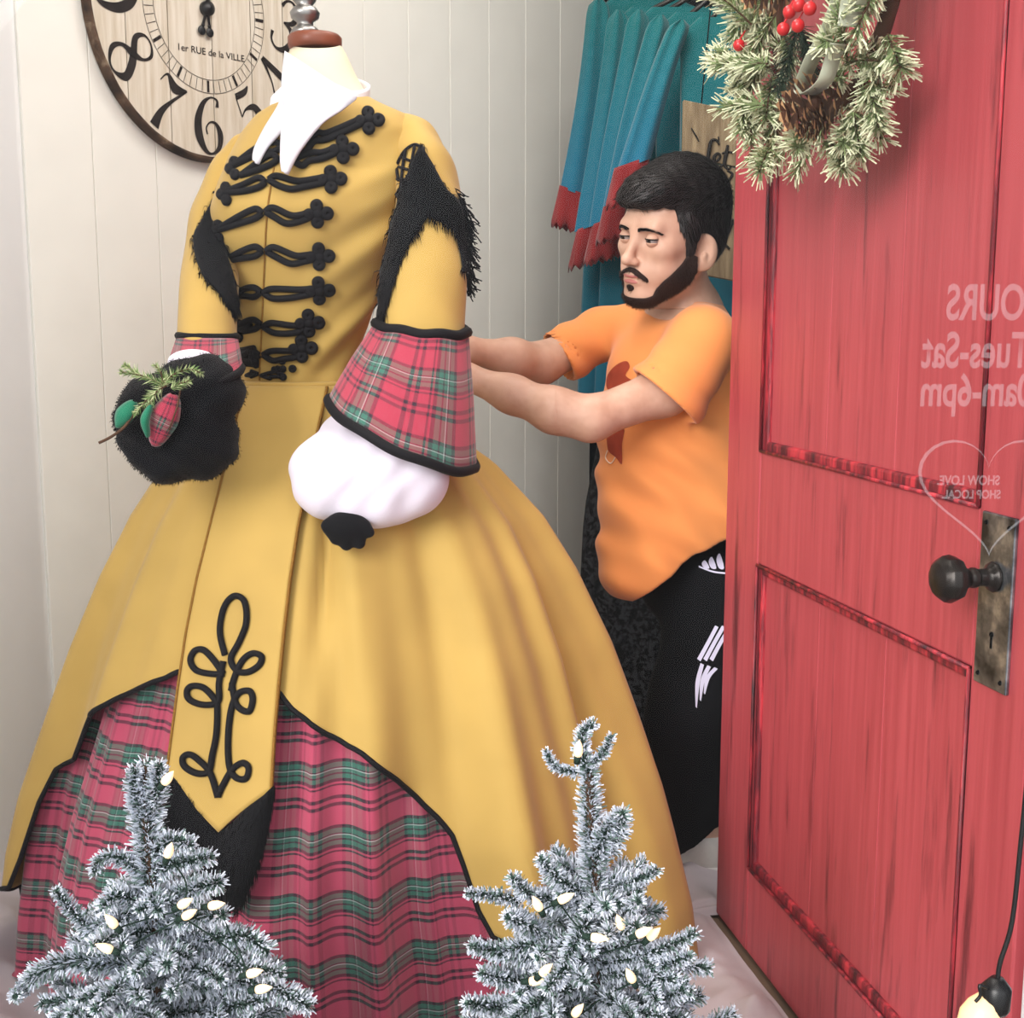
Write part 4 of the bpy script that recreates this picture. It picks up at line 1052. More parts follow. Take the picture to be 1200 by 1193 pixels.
# ================================================================== the man in the orange shirt
M['skin'] = None
w = Mat('skin', .5); n1 = w.noise(w.coord(), 28, 5, .6); w.col(w.ramp(n1, [(.3, srgb(186, 144, 122)), (.7, srgb(208, 168, 146))])); w.b.inputs['Subsurface Weight'].default_value = .04; w.b.inputs['Subsurface Radius'].default_value = (.01, .004, .002); w.bump(w.noise(w.coord(), 260, 3), .12, .001); M['skin'] = w.m
M['hair'] = plain('near_black_hair', srgb(15, 12, 12), .6, .3, 90, .4)
M['beard'] = plain('dark_brown_beard', srgb(42, 28, 24), .65, .35, 160, .5)
M['lip'] = plain('lips', srgb(176, 108, 102), .5, .08, 40, .05)
M['eye'] = plain('eye_white', srgb(150, 138, 134), .25, .02, 40, 0)
M['iris'] = plain('dark_iris', srgb(36, 26, 22), .2, .2, 200, 0)
M['orange'] = cloth('orange_cotton_jersey', srgb(228, 144, 82), .85, .05, 800, .25, .2, 1.5)
M['pants'] = cloth('black_track_fabric', srgb(15, 15, 18), .9, .15, 700, .15, .0)
M['shoe'] = plain('off_white_leather', srgb(206, 200, 192), .5, .08, 40, .2)
M['sole'] = plain('white_rubber', srgb(225, 222, 218), .6, .05, 40, .1)
man = empty('person', Vector((P(820, 1040, 2.33).x, 2.33, .02)), 'dark-haired bearded man in orange t-shirt and black track pants reaching behind the gown', 'person')
HS = 1.03
HR = Matrix.Rotation(radians(-50), 4, 'Z') @ Matrix.Rotation(radians(7), 4, 'X') @ Matrix.Rotation(radians(9), 4, 'Y')
HT = P(747, 279, 2.27) - HR @ Vector((0, -.084, 0)) * HS
HM = Matrix.Translation(HT) @ HR @ Matrix.Scale(HS, 4)
HRn = np.array(HR.to_3x3())
def tolocal(X, Y, Z):
    x, y, z = (X - HT.x) / HS, (Y - HT.y) / HS, (Z - HT.z) / HS
    return (HRn[0, 0] * x + HRn[1, 0] * y + HRn[2, 0] * z, HRn[0, 1] * x + HRn[1, 1] * y + HRn[2, 1] * z, HRn[0, 2] * x + HRn[1, 2] * y + HRn[2, 2] * z)
H = Sdf()
H.ell((0, .020, .040), (.074, .096, .086), .03).ell((0, -.028, -.015), (.062, .060, .088), .04)
for s in (-1, 1):
    H.cap((s * .052, .006, -.045), (s * .020, -.066, -.098), .020, .016, .03)
    H.ell((s * .040, -.060, -.020), (.020, .020, .016), .022)
    H.ell((s * .036, -.050, -.058), (.020, .026, .024), .02)
H.ell((0, -.076, -.100), (.022, .017, .017), .02)
H.cap((-.034, -.077, .019), (.034, -.077, .019), .0115, .0115, .016)
H.ell((0, -.070, -.062), (.032, .026, .028), .02)
for s in (-1, 1): H.ell((s * .032, -.096, .000), (.0165, .016, .0105), .012, op='s')
H.cap((0, -.083, .014), (0, -.106, -.032), .0068, .0085, .013)
H.ell((0, -.108, -.036), (.0095, .0100, .0085), .010)
for s in (-1, 1):
    H.ell((s * .0105, -.098, -.040), (.0062, .008, .0058), .006); H.ell((s * .0060, -.104, -.0465), (.0036, .0055, .003), .002, op='s')
H.ell((0, -.0935, -.0635), (.021, .0075, .0052), .006).ell((0, -.0920, -.0745), (.018, .0080, .0062), .006)
H.cap((-.023, -.098, -.0695), (.023, -.098, -.0695), .0018, .0018, .003, op='s')
for s in (-1, 1):
    H.ell((s * .076, .006, -.024), (.0075, .0250, .033), .008, R=Matrix.Rotation(-s * .55, 3, 'Z')); H.ell((s * .0815, -.0005, -.020), (.0070, .0150, .021), .004, R=Matrix.Rotation(-s * .55, 3, 'Z'), op='s')
    H.ell((s * .080, .004, -.032), (.004, .006, .009), .004)
def headD(X, Y, Z):
    x, y, z = tolocal(X, Y, Z); return H.ev(x, y, z) * HS
SN, EN, WN = P(822, 402, 2.27), P(692, 491, 2.21), P(545, 441, 2.25)
SF, EF, WF = P(704, 392, 2.54), P(634, 426, 2.44), P(548, 410, 2.33)
nb0 = HM @ Vector((0, .022, -.055)); nb1 = P(806, 372, 2.43)
B = Sdf(); B.fn(lambda D, X, Y, Z: headD(X, Y, Z).astype(np.float32))
B.cap(nb0, nb1, .050, .056, .028)
B.cap(nb1, SN, .05, .045, .05).cap(nb1, SF, .05, .04, .05)
B.ell(P(795, 440, 2.42), (.12, .10, .13), .04).ell(P(790, 560, 2.42), (.115, .10, .15), .05).ell(P(830, 690, 2.47), (.13, .12, .10), .05)
B.chain([SN, P(779, 458, 2.262), EN, P(650, 481, 2.215), P(600, 462, 2.235), WN], [.046, .042, .036, .037, .030, .0235], .03)
B.chain([SF, EF, P(600, 420, 2.39), WF], [.044, .036, .034, .0235], .03)
def hand(S_, w_, pts_):
    """palm and five separate fingers, curled round the waist of the dress form"""
    palm_c, axis, side, up = pts_
    S_.cap(w_, palm_c, .021, .024, .02); S_.ell(palm_c, (.038, .022, .032), .015)
    for k, (o, L) in enumerate(((-.027, .062), (-.009, .072), (.009, .070), (.026, .056))):
        b0 = palm_c + axis * .026 + side * o; b1 = b0 + axis * L * .45 + up * .004; b2 = b1 + axis * L * .30 - up * .016; b3 = b2 + axis * L * .14 - up * .020
        S_.chain([b0, b1, b2, b3], [.0095, .0088, .0080, .0070], .003)
    t0 = palm_c - axis * .012 + side * -.026; t1 = t0 + axis * .020 + side * -.026 - up * .01; t2 = t1 + axis * .026 + side * -.010 - up * .010
    S_.chain([t0, t1, t2], [.0115, .0105, .0085], .006)
ax1 = Vector((-.93, -.30, .08)).normalized(); upv = Vector((-.25, .9, 0)).normalized(); sd1 = ax1.cross(upv).normalized()
PN = P(505, 432, 2.225); PF = P(500, 396, 2.30)
hand(B, WN, (PN, ax1, -sd1, upv)); hand(B, WF, (PF, ax1, -sd1, upv))
B.chain([P(835, 700, 2.42), P(812, 850, 2.33), P(826, 985, 2.345)], [.075, .055, .042], .03).chain([P(820, 700, 2.54), P(812, 860, 2.50), P(822, 985, 2.52)], [.075, .055, .042], .03)
def joinmesh(name, ms):
    vs = []; fs = []
    for me in ms:
        n = len(vs); vs += [tuple(v_.co) for v_ in me.vertices]; fs += [tuple(n + i for i in p.vertices) for p in me.polygons]; bpy.data.meshes.remove(me)
    me = bpy.data.meshes.new(name); me.from_pydata(vs, [], fs); me.update(); return me
hc = HM @ Vector((0, 0, 0)); zsplit = hc.z - .135
parts_ = [B.mesh('h', (hc.x - .13, hc.y - .14, zsplit - .001), (hc.x + .14, hc.y + .14, hc.z + .15), .0026),
          B.mesh('b', (.02, 2.12, .35), (.62, 2.68, zsplit + .003), .007),
          B.mesh('a', (-.22, 2.12, .92), (.08, 2.55, 1.14), .0034),
          B.mesh('l', (.2, 2.2, .06), (.6, 2.68, .36), .008)]
bme = joinmesh('person_body', parts_)
# fingertips may not reach the room beyond the box, the meeting rims lie on one surface
body = link('body', bme, M['skin'], man)
# eyes, lids, brows, lips
def hp_(x, y, z): return HM @ Vector((x, y, z))
H3 = HM.to_3x3()
for s in (-1, 1):
    e = Vector((s * .0315, -.0782, -.0010)); m = MB(); m.ball(hp_(*e), .0116 * HS, 20, 14, None); eo = m.build('eye', M['eye'], man)
    g_ = Vector((-.16, -1, -.20)).normalized(); m = MB()
    u_ = g_.orthogonal().normalized(); v_ = g_.cross(u_); rows = []
    for i in range(5):
        a = .60 * (i / 4); rows.append([hp_(*(e + (g_ * cos(a) + (u_ * cos(2 * pi * k / 16) + v_ * sin(2 * pi * k / 16)) * sin(a)) * .0122)) for k in range(16)])
    m.grid(rows, True); m.build('iris', M['iris'], eo)
    for nm, a0, a1 in (('upper_lid', .35, 1.38), ('lower_lid', 1.86, 2.7)):
        rows = []
        for i in range(9):
            a = a0 + (a1 - a0) * i / 8; rows.append([hp_(*(e + Vector((sin(a) * cos(t), -sin(a) * sin(t), cos(a) )) * .0123)) for t in [pi * k / 16 for k in range(17)]])
        m = MB(); m.grid(rows, False); solid(m.build(nm, M['skin'], man), .0016, 0)
    # lash line and brow
    m = MB(); m.tube([hp_(*(e + Vector((sin(1.39) * cos(t), -sin(1.39) * sin(t), cos(1.39))) * .0134)) for t in [pi * (.06 + .88 * k / 12) for k in range(13)]], .0011, 5); m.build('lashes', M['hair'], man)
    m = MB(); rnd = random.Random(5 + s)
    bt = None
    for k in range(240):
        t = rnd.random(); x = s * (.0115 + .038 * t); z = .0130 + .0065 * sin(pi * min(1, t * .85 + .1)) - .004 * t + rnd.uniform(-.0028, .0028) * (1 - .55 * t); y = -.0965 + .022 * t ** 2 + .001
        p = hp_(x, y - .0015, z); d = H3 @ Vector((s * .9, -.15 + .3 * t, rnd.uniform(.0, .5) - .3 * t)).normalized(); L = .0065; sdv = d.cross(Vector((-.7, -.6, 0))).normalized() * .00055
        m.tri(p - sdv, p + sdv, p + d * L)
    x0 = [hp_(s * (.012 + .036 * t), -.0945 + .022 * t ** 2,   .0130 + .0065 * sin(pi * min(1, t * .85 + .1)) - .004 * t) for t in [k / 8 for k in range(9)]]
    m.tube(x0, [.0014, .0019, .0021, .0022, .0021, .0018, .0014, .001, .0006], 6)
    m.build('eyebrow', M['hair'], man)
LIPS = Sdf(); LIPS.ell((0, -.0955, -.0640), (.0195, .0065, .0036), .003).ell((0, -.0945, -.0742), (.0170, .0068, .0045), .003); LIPS.cap((-.023, -.103, -.0692), (.023, -.103, -.0692), .0012, .0012, .002, op='s')
lm_ = LIPS.mesh('lips', (-.03, -.11, -.085), (.03, -.08, -.055), .0012); lm_.transform(HM); link('lips', lm_, M['lip'], man)
# hair cap
def np_i(v_, xs, ys): return np.interp(v_, xs, ys).astype(np.float32)
HA = Sdf(); HA.ell((0, .022, .050), (.0825, .105, .092), .02).ell((0, -.060, .080), (.056, .034, .028), .03).ell((-.01, -.082, .064), (.042, .017, .015), .02).ell((0, .065, -.01), (.060, .052, .06), .03)
for s in (-1, 1): HA.ell((s * .060, -.018, .015), (.020, .028, .05), .02)
def haircut(D, x, y, z):
    zl = np_i(y, [-.12, -.085, -.066, -.052, -.048, -.034, -.028, -.014, -.010, .018, .028, .09], [.050, .050, .054, .050, .018, .000, -.036, -.036, .010, .006, -.060, -.080])
    return np.maximum(D, (zl - z) * .75)
HA.fn(haircut)
HA.fn(lambda D, x, y, z: D + .0005 * np.sin(y * 260 + x * 160 + 3 * np.sin(z * 60)))
hm_ = HA.mesh('hair', (-.12, -.14, -.1), (.12, .15, .17), .003); hm_.transform(HM); hair = link('hair', hm_, M['hair'], man)
m = MB(); rnd = random.Random(9)
hv = list(hm_.vertices); Hi = HM.inverted()
for _ in range(7000):
    v_ = hv[rnd.randrange(len(hv))]; p = v_.co; nn_ = v_.normal; lp = Hi @ p
    comb = H3 @ Vector((-.5 if lp.z > .06 else 0, -1.0 if lp.z > .05 else .35, -.25 if lp.z > .05 else -1.0)).normalized()
    d = (comb - nn_ * comb.dot(nn_)); 
    if d.length < .05: continue
    d = (d.normalized() + nn_ * rnd.uniform(.06, .42)).normalized(); L = rnd.uniform(.008, .017); s_ = d.cross(nn_).normalized() * .0007
    m.tri(p - s_, p + s_, p + d * L)
M['hair_shine'] = plain('hair_strand', srgb(38, 32, 32), .45, .5, 200, 0)
tag(m.build('hair_strands', M['hair_shine'], hair, False), kind='stuff')
# beard and moustache: a thin coat on the jaw
def bregion(x, y, z):
    zl = np_i(y, [-.12, -.098, -.085, -.075, -.068, -.058, -.050, -.036, -.026, -.012, -.004], [-.103, -.103, -.101, -.097, -.070, -.060, -.053, -.042, -.028, -.028, -.08])
    jaw = z - zl
    back = (y - .004) + (z + .03) * -.15
    low = -(z + .125)
    jaw = np.maximum(np.maximum(jaw, back), low)
    mz = -.0535 - .016 * (np.abs(x) / .03) ** 2
    mo = np.maximum(np.maximum(np.abs(z - mz) - .0036, np.abs(x) - .031), y + .072)
    sd_ = np.maximum(np.abs(np.abs(x) - .031) - .0045, np.maximum(np.abs(z + .077) - .014, y + .06))
    sp2 = np.sqrt((x / .007) ** 2 + ((z + .085) / .006) ** 2) * .006 - .006
    sp2 = np.maximum(sp2, y + .07)
    return np.minimum(np.minimum(jaw, mo), sp2)
BD = Sdf()
def bfn(D, x, y, z):
    h_ = H.ev(x, y, z); return np.maximum(np.maximum(h_ - .0034, -(h_ + .006)), bregion(x, y, z) * .8).astype(np.float32)
BD.fn(bfn); bd_ = BD.mesh('beard', (-.09, -.125, -.13), (.09, .02, -.015), .0018); bd_.transform(HM); beard = link('beard', bd_, M['beard'], man)
m = MB(); bv = list(bd_.vertices)
for _ in range(6500):
    v_ = bv[rnd.randrange(len(bv))]; p = v_.co; nn_ = v_.normal; d = (nn_ * .8 + H3 @ Vector((0, -.2, -1)).normalized() * .9 + Vector((rnd.uniform(-.4, .4), rnd.uniform(-.4, .4), rnd.uniform(-.4, .4)))).normalized(); s_ = d.orthogonal().normalized() * .00045
    m.tri(p - s_, p + s_, p + d * rnd.uniform(.003, .0065))
tag(m.build('beard_hairs', M['beard'], beard, False), kind='stuff')
# t-shirt
def capd(X, Y, Z, a, b, ra, rb):
    S_ = Sdf(); S_.cap(a, b, ra, rb, .01); return S_.ev(X, Y, Z)
def smin(a, b, k): h = np.clip(k - np.abs(a - b), 0, None) / k; return np.minimum(a, b) - h * h * k * .25
def sleeve(D, X, Y, Z, S0, S1, ra, rb, nrm, arm, k):
    d = capd(X, Y, Z, S0, S1 + nrm * .05, ra, rb + .004); pl = (X - S1.x) * nrm.x + (Y - S1.y) * nrm.y + (Z - S1.z) * nrm.z
    fl_ = .004 * np.sin(X * 60 + Z * 90) * np.clip((pl + .12) / .12, 0, 1)
    d = np.maximum(d + fl_, pl)
    inner = capd(X, Y, Z, S0, S1 + nrm * .05, ra - .01, rb - .004); d = np.maximum(d, -np.maximum(inner, -(pl + .028)))
    return smin(D, d, k)
T_ = Sdf()
T_.cap(nb1 + Vector((0, 0, -.004)), SN + Vector((.0, 0, .006)), .056, .054, .05).cap(nb1 + Vector((0, 0, -.004)), SF + Vector((0, 0, .004)), .055, .047, .05)
T_.ell(P(800, 440, 2.42), (.148, .125, .125), .05).ell(P(790, 520, 2.42), (.152, .125, .14), .06).ell(P(786, 600, 2.41), (.146, .125, .13), .06).ell(P(762, 668, 2.38), (.098, .10, .070), .06).ell(P(845, 600, 2.44), (.13, .13, .13), .05)
hx = [P(x, y, 2.32) for x, y in ((640, 690), (703, 696), (718, 704), (742, 706), (775, 678), (812, 648), (850, 632), (930, 612))]
HXx = [p.x for p in hx]; HXz = [p.z for p in hx]
def shirtwr(D, X, Y, Z):
    # drapes: long soft creases fanning from the armpit down to the belly
    u = (X - .36) + (Z - .95) * .55
    return D + .0045 * np.sin(u * 62 + 5 * np.sin(Z * 7)) * np.clip((1.02 - Z) * 4, 0, 1) + .003 * np.sin(X * 38 + Z * 85 + Y * 20) * np.clip((1.05 - Z) * 5, 0, 1)
T_.fn(shirtwr)
def hemcut(D, X, Y, Z):
    zh = np_i(X, HXx, HXz); D2 = np.maximum(D, zh - Z); return np.maximum(D2, -np.maximum(D + .009, Z - zh - .05))
T_.fn(hemcut)
nN = Vector((-.66, -.05, -.75)).normalized(); nF = Vector((-.86, -.25, -.50)).normalized()
T_.fn(lambda D, X, Y, Z: sleeve(D, X, Y, Z, P(826, 402, 2.27), P(782, 468, 2.245), .062, .079, nN, None, .03))
T_.fn(lambda D, X, Y, Z: sleeve(D, X, Y, Z, SF, P(656, 417, 2.47), .050, .058, nF, None, .025))
T_.cap(nb0, nb1 + (nb1 - nb0).normalized() * -.004, .060, .064, .004, op='s').ell(P(776, 356, 2.335), (.056, .06, .030), .006, op='s')
tme = T_.mesh('shirt', (.02, 2.13, .42), (.64, 2.70, 1.24), .0048); shirt = link('t_shirt', tme, M['orange'], man)
bm = bmesh.new(); bm.from_mesh(tme); SHB = BVHTree.FromBMesh(bm); bm.free()
M['print'] = plain('maroon_print', srgb(150, 62, 42), .8, .2, 60, .1); M['print2'] = plain('cream_print', srgb(240, 214, 190), .8, .05, 60, .1)
def decal(tree, poly, mat, nm, parent, off=.0018):
    c_ = Vector((sum(p[0] for p in poly) / len(poly), sum(p[1] for p in poly) / len(poly), 0)); rr = [Vector((x, y, 0)) for x, y in poly]; rr = smoothpath(rr, 3, True); rows = []
    for i in range(6): rows.append([cast(tree, c_.x + (p.x - c_.x) * (i / 5), c_.y + (p.y - c_.y) * (i / 5), off)[0] for p in rr])
    m = MB(); m.grid(rows, True); return m.build(nm, mat, parent)
decal(SHB, [(712, 440), (722, 428), (734, 423), (738, 430), (733, 440), (742, 448), (726, 458), (712, 456)], M['print'], 'shirt_print', shirt)
decal(SHB, [(710, 500), (731, 500), (729, 520), (729, 544), (722, 536), (713, 528), (711, 512)], M['print'], 'shirt_print', shirt)
m = MB(); m.tube(cpath(SHB, [(712, 528), (710, 537), (716, 543), (721, 536)], .002), .0012, 5); m.build('shirt_print', M['print2'], shirt)
# track pants with side stripes and small crest of three bars
PT = Sdf(); PT.ell(P(838, 682, 2.47), (.155, .135, .11), .05)
PT.chain([P(842, 700, 2.40), P(806, 842, 2.315), P(812, 978, 2.345)], [.100, .079, .064], .04).chain([P(830, 700, 2.54), P(812, 860, 2.50), P(820, 990, 2.52)], [.095, .075, .060], .04)
def pw(D, X, Y, Z): return D + .0025 * np.sin(Z * 40 + 3 * np.sin(X * 20) + Y * 20) + .0015 * np.sin(X * 60 + Z * 30)
PT.fn(pw); PT.fn(lambda D, X, Y, Z: np.maximum(D, .072 + .0 * X - Z + np.clip((X - .33) * .9, -.05, .06)))
pme = PT.mesh('pants', (.16, 2.16, .03), (.66, 2.72, .82), .0065); pants = link('track_pants', pme, M['pants'], man)
bm = bmesh.new(); bm.from_mesh(pme); PB = BVHTree.FromBMesh(bm); bm.free()
M['stripe'] = cloth('white_stripe', srgb(205, 200, 222), .7, .04)
def strip(tree, a_, b_, nm, mat, parent, off=.0025):
    A_ = cpath(tree, a_, off); B_ = cpath(tree, b_, off); m = MB(); m.grid([A_, B_], False); return m.build(nm, mat, parent)
for d in (0, 8, 16):
    strip(PB, [(838 + d, 733), (828 + d * .9, 752), (817 + d * .9, 772)], [(842 + d, 735), (832 + d * .9, 754), (821 + d * .9, 775)], 'stripe', M['stripe'], pants)
    strip(PB, [(821 + d, 777 + d * .3), (815 + d * .75, 800 - d * .4), (815 + d * .6, 828 - d)], [(825 + d, 779 + d * .3), (820 + d * .75, 801 - d * .4), (816.5 + d * .6, 830 - d)], 'stripe', M['stripe'], pants)
for k, (x, h_) in enumerate(((826, 4), (834, 8), (843, 12))):
    q = [(x - 4, 664 - h_ * .55), (x + 1, 661 - h_), (x + 6, 666), (x + 1, 667)]
    decal(PB, [(x - 3.5, 663 - h_ * .6), (x + .5, 661 - h_), (x + 5.5, 666), (x - .5, 666)], M['stripe'], 'crest', pants, .003)
strip(PB, [(819, 663), (835, 669), (850, 671)], [(819, 665), (835, 671), (850, 673)], 'crest', M['stripe'], pants, .003)
# sneaker
def shoe(cx, cy, ang, label):
    r = Sdf(); R3 = Matrix.Rotation(ang, 4, 'Z'); o = Vector((cx, cy, .024))
    f = lambda x, y, z: o + R3 @ Vector((x, y, z))
    s = Sdf(); s.ell(f(0, .0, .045), (.040, .045, .052), .02, R=R3).ell(f(-.10, 0, .028), (.085, .041, .034), .03, R=R3).ell(f(-.16, 0, .022), (.045, .040, .026), .02, R=R3).ell(f(-.035, 0, .085), (.040, .034, .045), .03, R=R3).ell(f(-.055, 0, .115), (.018, .028, .035), .015, R=R3)
    s.fn(lambda D, X, Y, Z: np.maximum(D, (o.z + .008) - Z))
    lo = Vector((cx - .26, cy - .2, 0)); hi = Vector((cx + .12, cy + .2, .24))
    sh = s.build('shoe', lo, hi, .004, M['shoe'], man)
    m = MB(); out_ = [(.045, 0), (.035, .035), (0, .042), (-.06, .036), (-.12, .046), (-.18, .040), (-.207, .015), (-.207, -.015), (-.18, -.040), (-.12, -.046), (-.06, -.036), (0, -.042), (.035, -.035)]
    L = smoothpath([Vector((x, y, 0)) for x, y in out_], 4, True)
    m.grid([[f(p.x * s_, p.y * s_, z) for p in L] for s_, z in ((.0, -.004), (.98, -.004), (1, .004), (1.01, .018), (.96, .023), (0, .023))], True); m.build('sole', M['sole'], sh)
    bm = bmesh.new(); bm.from_mesh(sh.data); tb = BVHTree.FromBMesh(bm); bm.free(); m = MB()
    for i in range(9):
        for j in range(2):
            q = f(-.035 - .012 * i, -.20, .10 - .0075 * i + .0 * j - .014 * j); loc = tb.ray_cast(q, (R3 @ Vector((0, 1, 0))))[0]
            if loc: m.ball(loc, .0022, 6, 4)
    if m.v: m.build('eyelets', M['black_hole'], sh)
    return sh
shoe(P(828, 1040, 2.34).x, 2.335, radians(-14), ''); shoe(P(828, 1040, 2.34).x + .05, 2.53, radians(-14), '')

# ================================================================== wreath on the door
M['wr_green'] = plain('olive_needle', srgb(120, 136, 92), .7, .25, 60, 0)
M['wr_tip'] = plain('frosted_needle_tip', srgb(206, 210, 176), .7, .12, 60, 0)
M['wr_dark'] = plain('dark_needle', srgb(44, 58, 46), .7, .25, 60, 0)
WU, WZ = dhit(972, -38, .05)
wreath = empty('door_wreath', D(WU, WZ, .0), 'frosted evergreen wreath with pine cones and red berries on the red door', 'wreath')
def Wp(a, r, o): return D(WU + r * cos(a), WZ + r * sin(a), o)
m = MB(); m.tube([Wp(2 * pi * k / 40, .185, .045) for k in range(40)], .010, 8, closed=True); m.build('ring_frame', M['twig'], wreath)
rnd = random.Random(21)
for k in range(128):
    a = 2 * pi * (k + rnd.uniform(-.4, .4)) / 128; rr = .185 + rnd.uniform(-.05, .05); o = .05 + rnd.uniform(-.01, .055)
    if -2.2 < a - 2 * pi < -1.2 and rnd.random() < .15: continue
    p0 = Wp(a, rr, o); out_ = rnd.uniform(-.35, 1.0); tw = .8
    qx, qy = proj(p0)
    if ((qx - 950) / 34) ** 2 + ((qy - 85) / 58) ** 2 < 1: continue
    d = ((Wp(a, 1, 0) - Wp(a, 0, 0)) * out_ + (Wp(a + pi / 2, 1, 0) - Wp(a, 0, 0)) * tw * rnd.choice((1, 1, -1)) + dnrm * rnd.uniform(-.1, .75) + Vector((0, 0, -.35))).normalized()
    L = rnd.uniform(.05, .085); path = smoothpath([p0, p0 + d * L * .5 + Vector((0, 0, .004)), p0 + d * L], 4)
    m = MB(); sprig(m, path, 120, .034, .00095, 1.0, mi=(0, 1), two=True, rnd=rnd, taper=.8); m.tube(path, .0016, 5, mi=2)
    m.build('evergreen_sprig', [M['wr_green'], M['wr_tip'], M['twig']], wreath, False)
for (x0, y0, x1, y1, n) in ((905, 150, 894, 188, 170), (905, 140, 880, 150, 120), (970, 160, 990, 195, 170), (1000, 130, 1008, 180, 200), (1020, 100, 1030, 150, 170), (850, 60, 832, 72, 150), (880, 100, 860, 106, 120), (930, 130, 900, 138, 150), (1040, 40, 1056, 80, 160)):
    a_ = D(*dhit(x0, y0, .07), .07); b_ = D(*dhit(x1, y1, .065), .065); path = smoothpath([a_, a_.lerp(b_, .5), b_], 3); m = MB()
    sprig(m, path, n, .032, .00095, .9, mi=(0, 1), two=True, rnd=rnd, taper=.85); m.tube(path, .0015, 5, mi=2); m.build('evergreen_sprig', [M['wr_green'], M['wr_tip'], M['twig']], wreath, False)
a_ = D(*dhit(935, 30, .07), .07)
for q in range(5):
    b_ = a_ + Vector((rnd.uniform(-.05, .04), -.03, rnd.uniform(-.11, -.02))); m = MB(); path = [a_, b_]; sprig(m, path, 130, .04, .0009, 1.2, mi=(0, 0), rnd=rnd, taper=.9); m.build('dark_pine_sprig', [M['wr_dark']], wreath, False)
# ribbon loop
M['ribbon'] = cloth('sage_satin_ribbon', srgb(168, 172, 150), .4, .1, 400, .1, .2)
M['cone'] = plain('pine_cone_scale', srgb(78, 50, 36), .6, .15, 80, .2)
M['cone_tip'] = plain('cone_scale_tip', srgb(176, 138, 100), .7, .15, 80, 0)
M['berry'] = plain('red_berry', srgb(196, 40, 44), .25, .1, 40, 0)
def wribbon(pts_, w, dv):
    path = smoothpath([D(*dhit(x, y, .125), .125) + Vector((0, -.012 * i % .03, 0)) for i, (x, y) in enumerate(pts_)], 6); m = MB()
    m.grid([[p + dv * w * u for u in (-.5, 0, .5)] for p in path], False); solid(m.build('ribbon_loop', M['ribbon'], wreath), .001)
dv = (dnrm * .95 + dd * .15).normalized()
wribbon([(990, -20), (975, 30), (952, 70), (944, 100), (950, 108), (966, 96), (980, 66), (984, 50)], .022, dv)
wribbon([(1006, -25), (1004, 5), (998, 30)], .034, dv)
for (x, y, s_, nm) in ((955, 122, .030, 'a'), (955, 146, .016, 'b'), (905, -20, .03, 'c')):
    c_ = D(*dhit(x, y, .115), .115); axv = (dnrm * .75 + Vector((0, 0, -.25)) + dd * -.2).normalized(); u_ = axv.orthogonal().normalized(); v_ = axv.cross(u_); m = MB()
    m.ball(c_, s_ * .35, 8, 6)
    for i in range(8):
        t = i / 7; rr = s_ * (.45 + .75 * sin(pi * (t * .75 + .18))) ; h = (t - .5) * s_ * 2.2
        for j in range(7):
            a = 2 * pi * (j + .5 * (i % 2)) / 7; dr = u_ * cos(a) + v_ * sin(a); sd = axv.cross(dr) * s_ * .28; q = c_ + axv * h
            m.quad(q + dr * rr * .3 - sd * .5, q + dr * rr * .3 + sd * .5, q + dr * rr + sd + axv * s_ * .22, q + dr * rr - sd + axv * s_ * .22); m.tri(q + dr * rr - sd + axv * s_ * .22, q + dr * rr + sd + axv * s_ * .22, q + dr * rr * 1.2 + axv * s_ * .36, 1)
    m.build('pine_cone', [M['cone'], M['cone_tip']], wreath, False)
for (x, y) in ((918, 34), (935, 30), (936, 6), (949, 10), (866, 53), (925, 14)):
    m = MB(); c_ = D(*dhit(x, y, .125), .125); m.ball(c_, .0085, 14, 10); m.tube([c_ + Vector((0, .003, .006)), c_ + Vector((.012, .02, .024))], .0012, 5); m.build('red_berry', M['berry'], wreath)
m = MB(); m.tube([D(WU, WZ + .18, .03), D(WU, 2.0, .004)], .0015, 5); m.build('hanging_wire', M['twig'], wreath)

# ================================================================== two frosted table trees
M['frost'] = plain('flocking', srgb(214, 220, 232), .85, .08, 60, 0)
M['frost_mid'] = plain('flocked_green', srgb(112, 134, 126), .8, .2, 60, 0)
M['fir'] = plain('fir_green', srgb(36, 62, 54), .8, .25, 60, 0)
be = Mat('warm_mini_bulb', .3); be.col(srgb(250, 225, 190)); be.b.inputs['Emission Color'].default_value = srgb(255, 214, 160); be.b.inputs['Emission Strength'].default_value = .75
M['wire'] = plain('green_wire', srgb(34, 52, 44), .6, .1, 60, 0)
TY = 1.34
def needles(m, path, r, dens, rnd):
    L = 0; segs = []
    for a, b in zip(path[:-1], path[1:]): segs.append((a, b, (b - a).length)); L += segs[-1][2]
    n = int(dens * L)
    for k in range(n):
        s = rnd.random() * L; acc = 0
        for (a, b, l_) in segs:
            if acc + l_ >= s: break
            acc += l_
        p = a.lerp(b, (s - acc) / max(l_, 1e-6)); t = (b - a).normalized(); o = t.orthogonal().normalized(); w_ = t.cross(o); an = rnd.random() * 2 * pi
        dr = o * cos(an) + w_ * sin(an); d = (dr + t * rnd.uniform(.1, 1.1)).normalized(); l = r * rnd.uniform(.55, 1.15) * (1 - .35 * (s / L) ** 3)
        p = p + dr * r * .08; sd = d.cross(Vector((rnd.random() - .5, rnd.random() - .5, rnd.random() - .5))).normalized() * rnd.uniform(.0007, .0012)
        u = rnd.random(); q = p + d * l * .5; e = p + d * l
        tip = 0 if u < .80 else 1
        m.quad(p - sd * .6, p + sd * .6, q + sd * .8, q - sd * .8, 2 if u < .5 else 1); m.quad(q - sd, q + sd, e + sd * .7, e - sd * .7, tip)
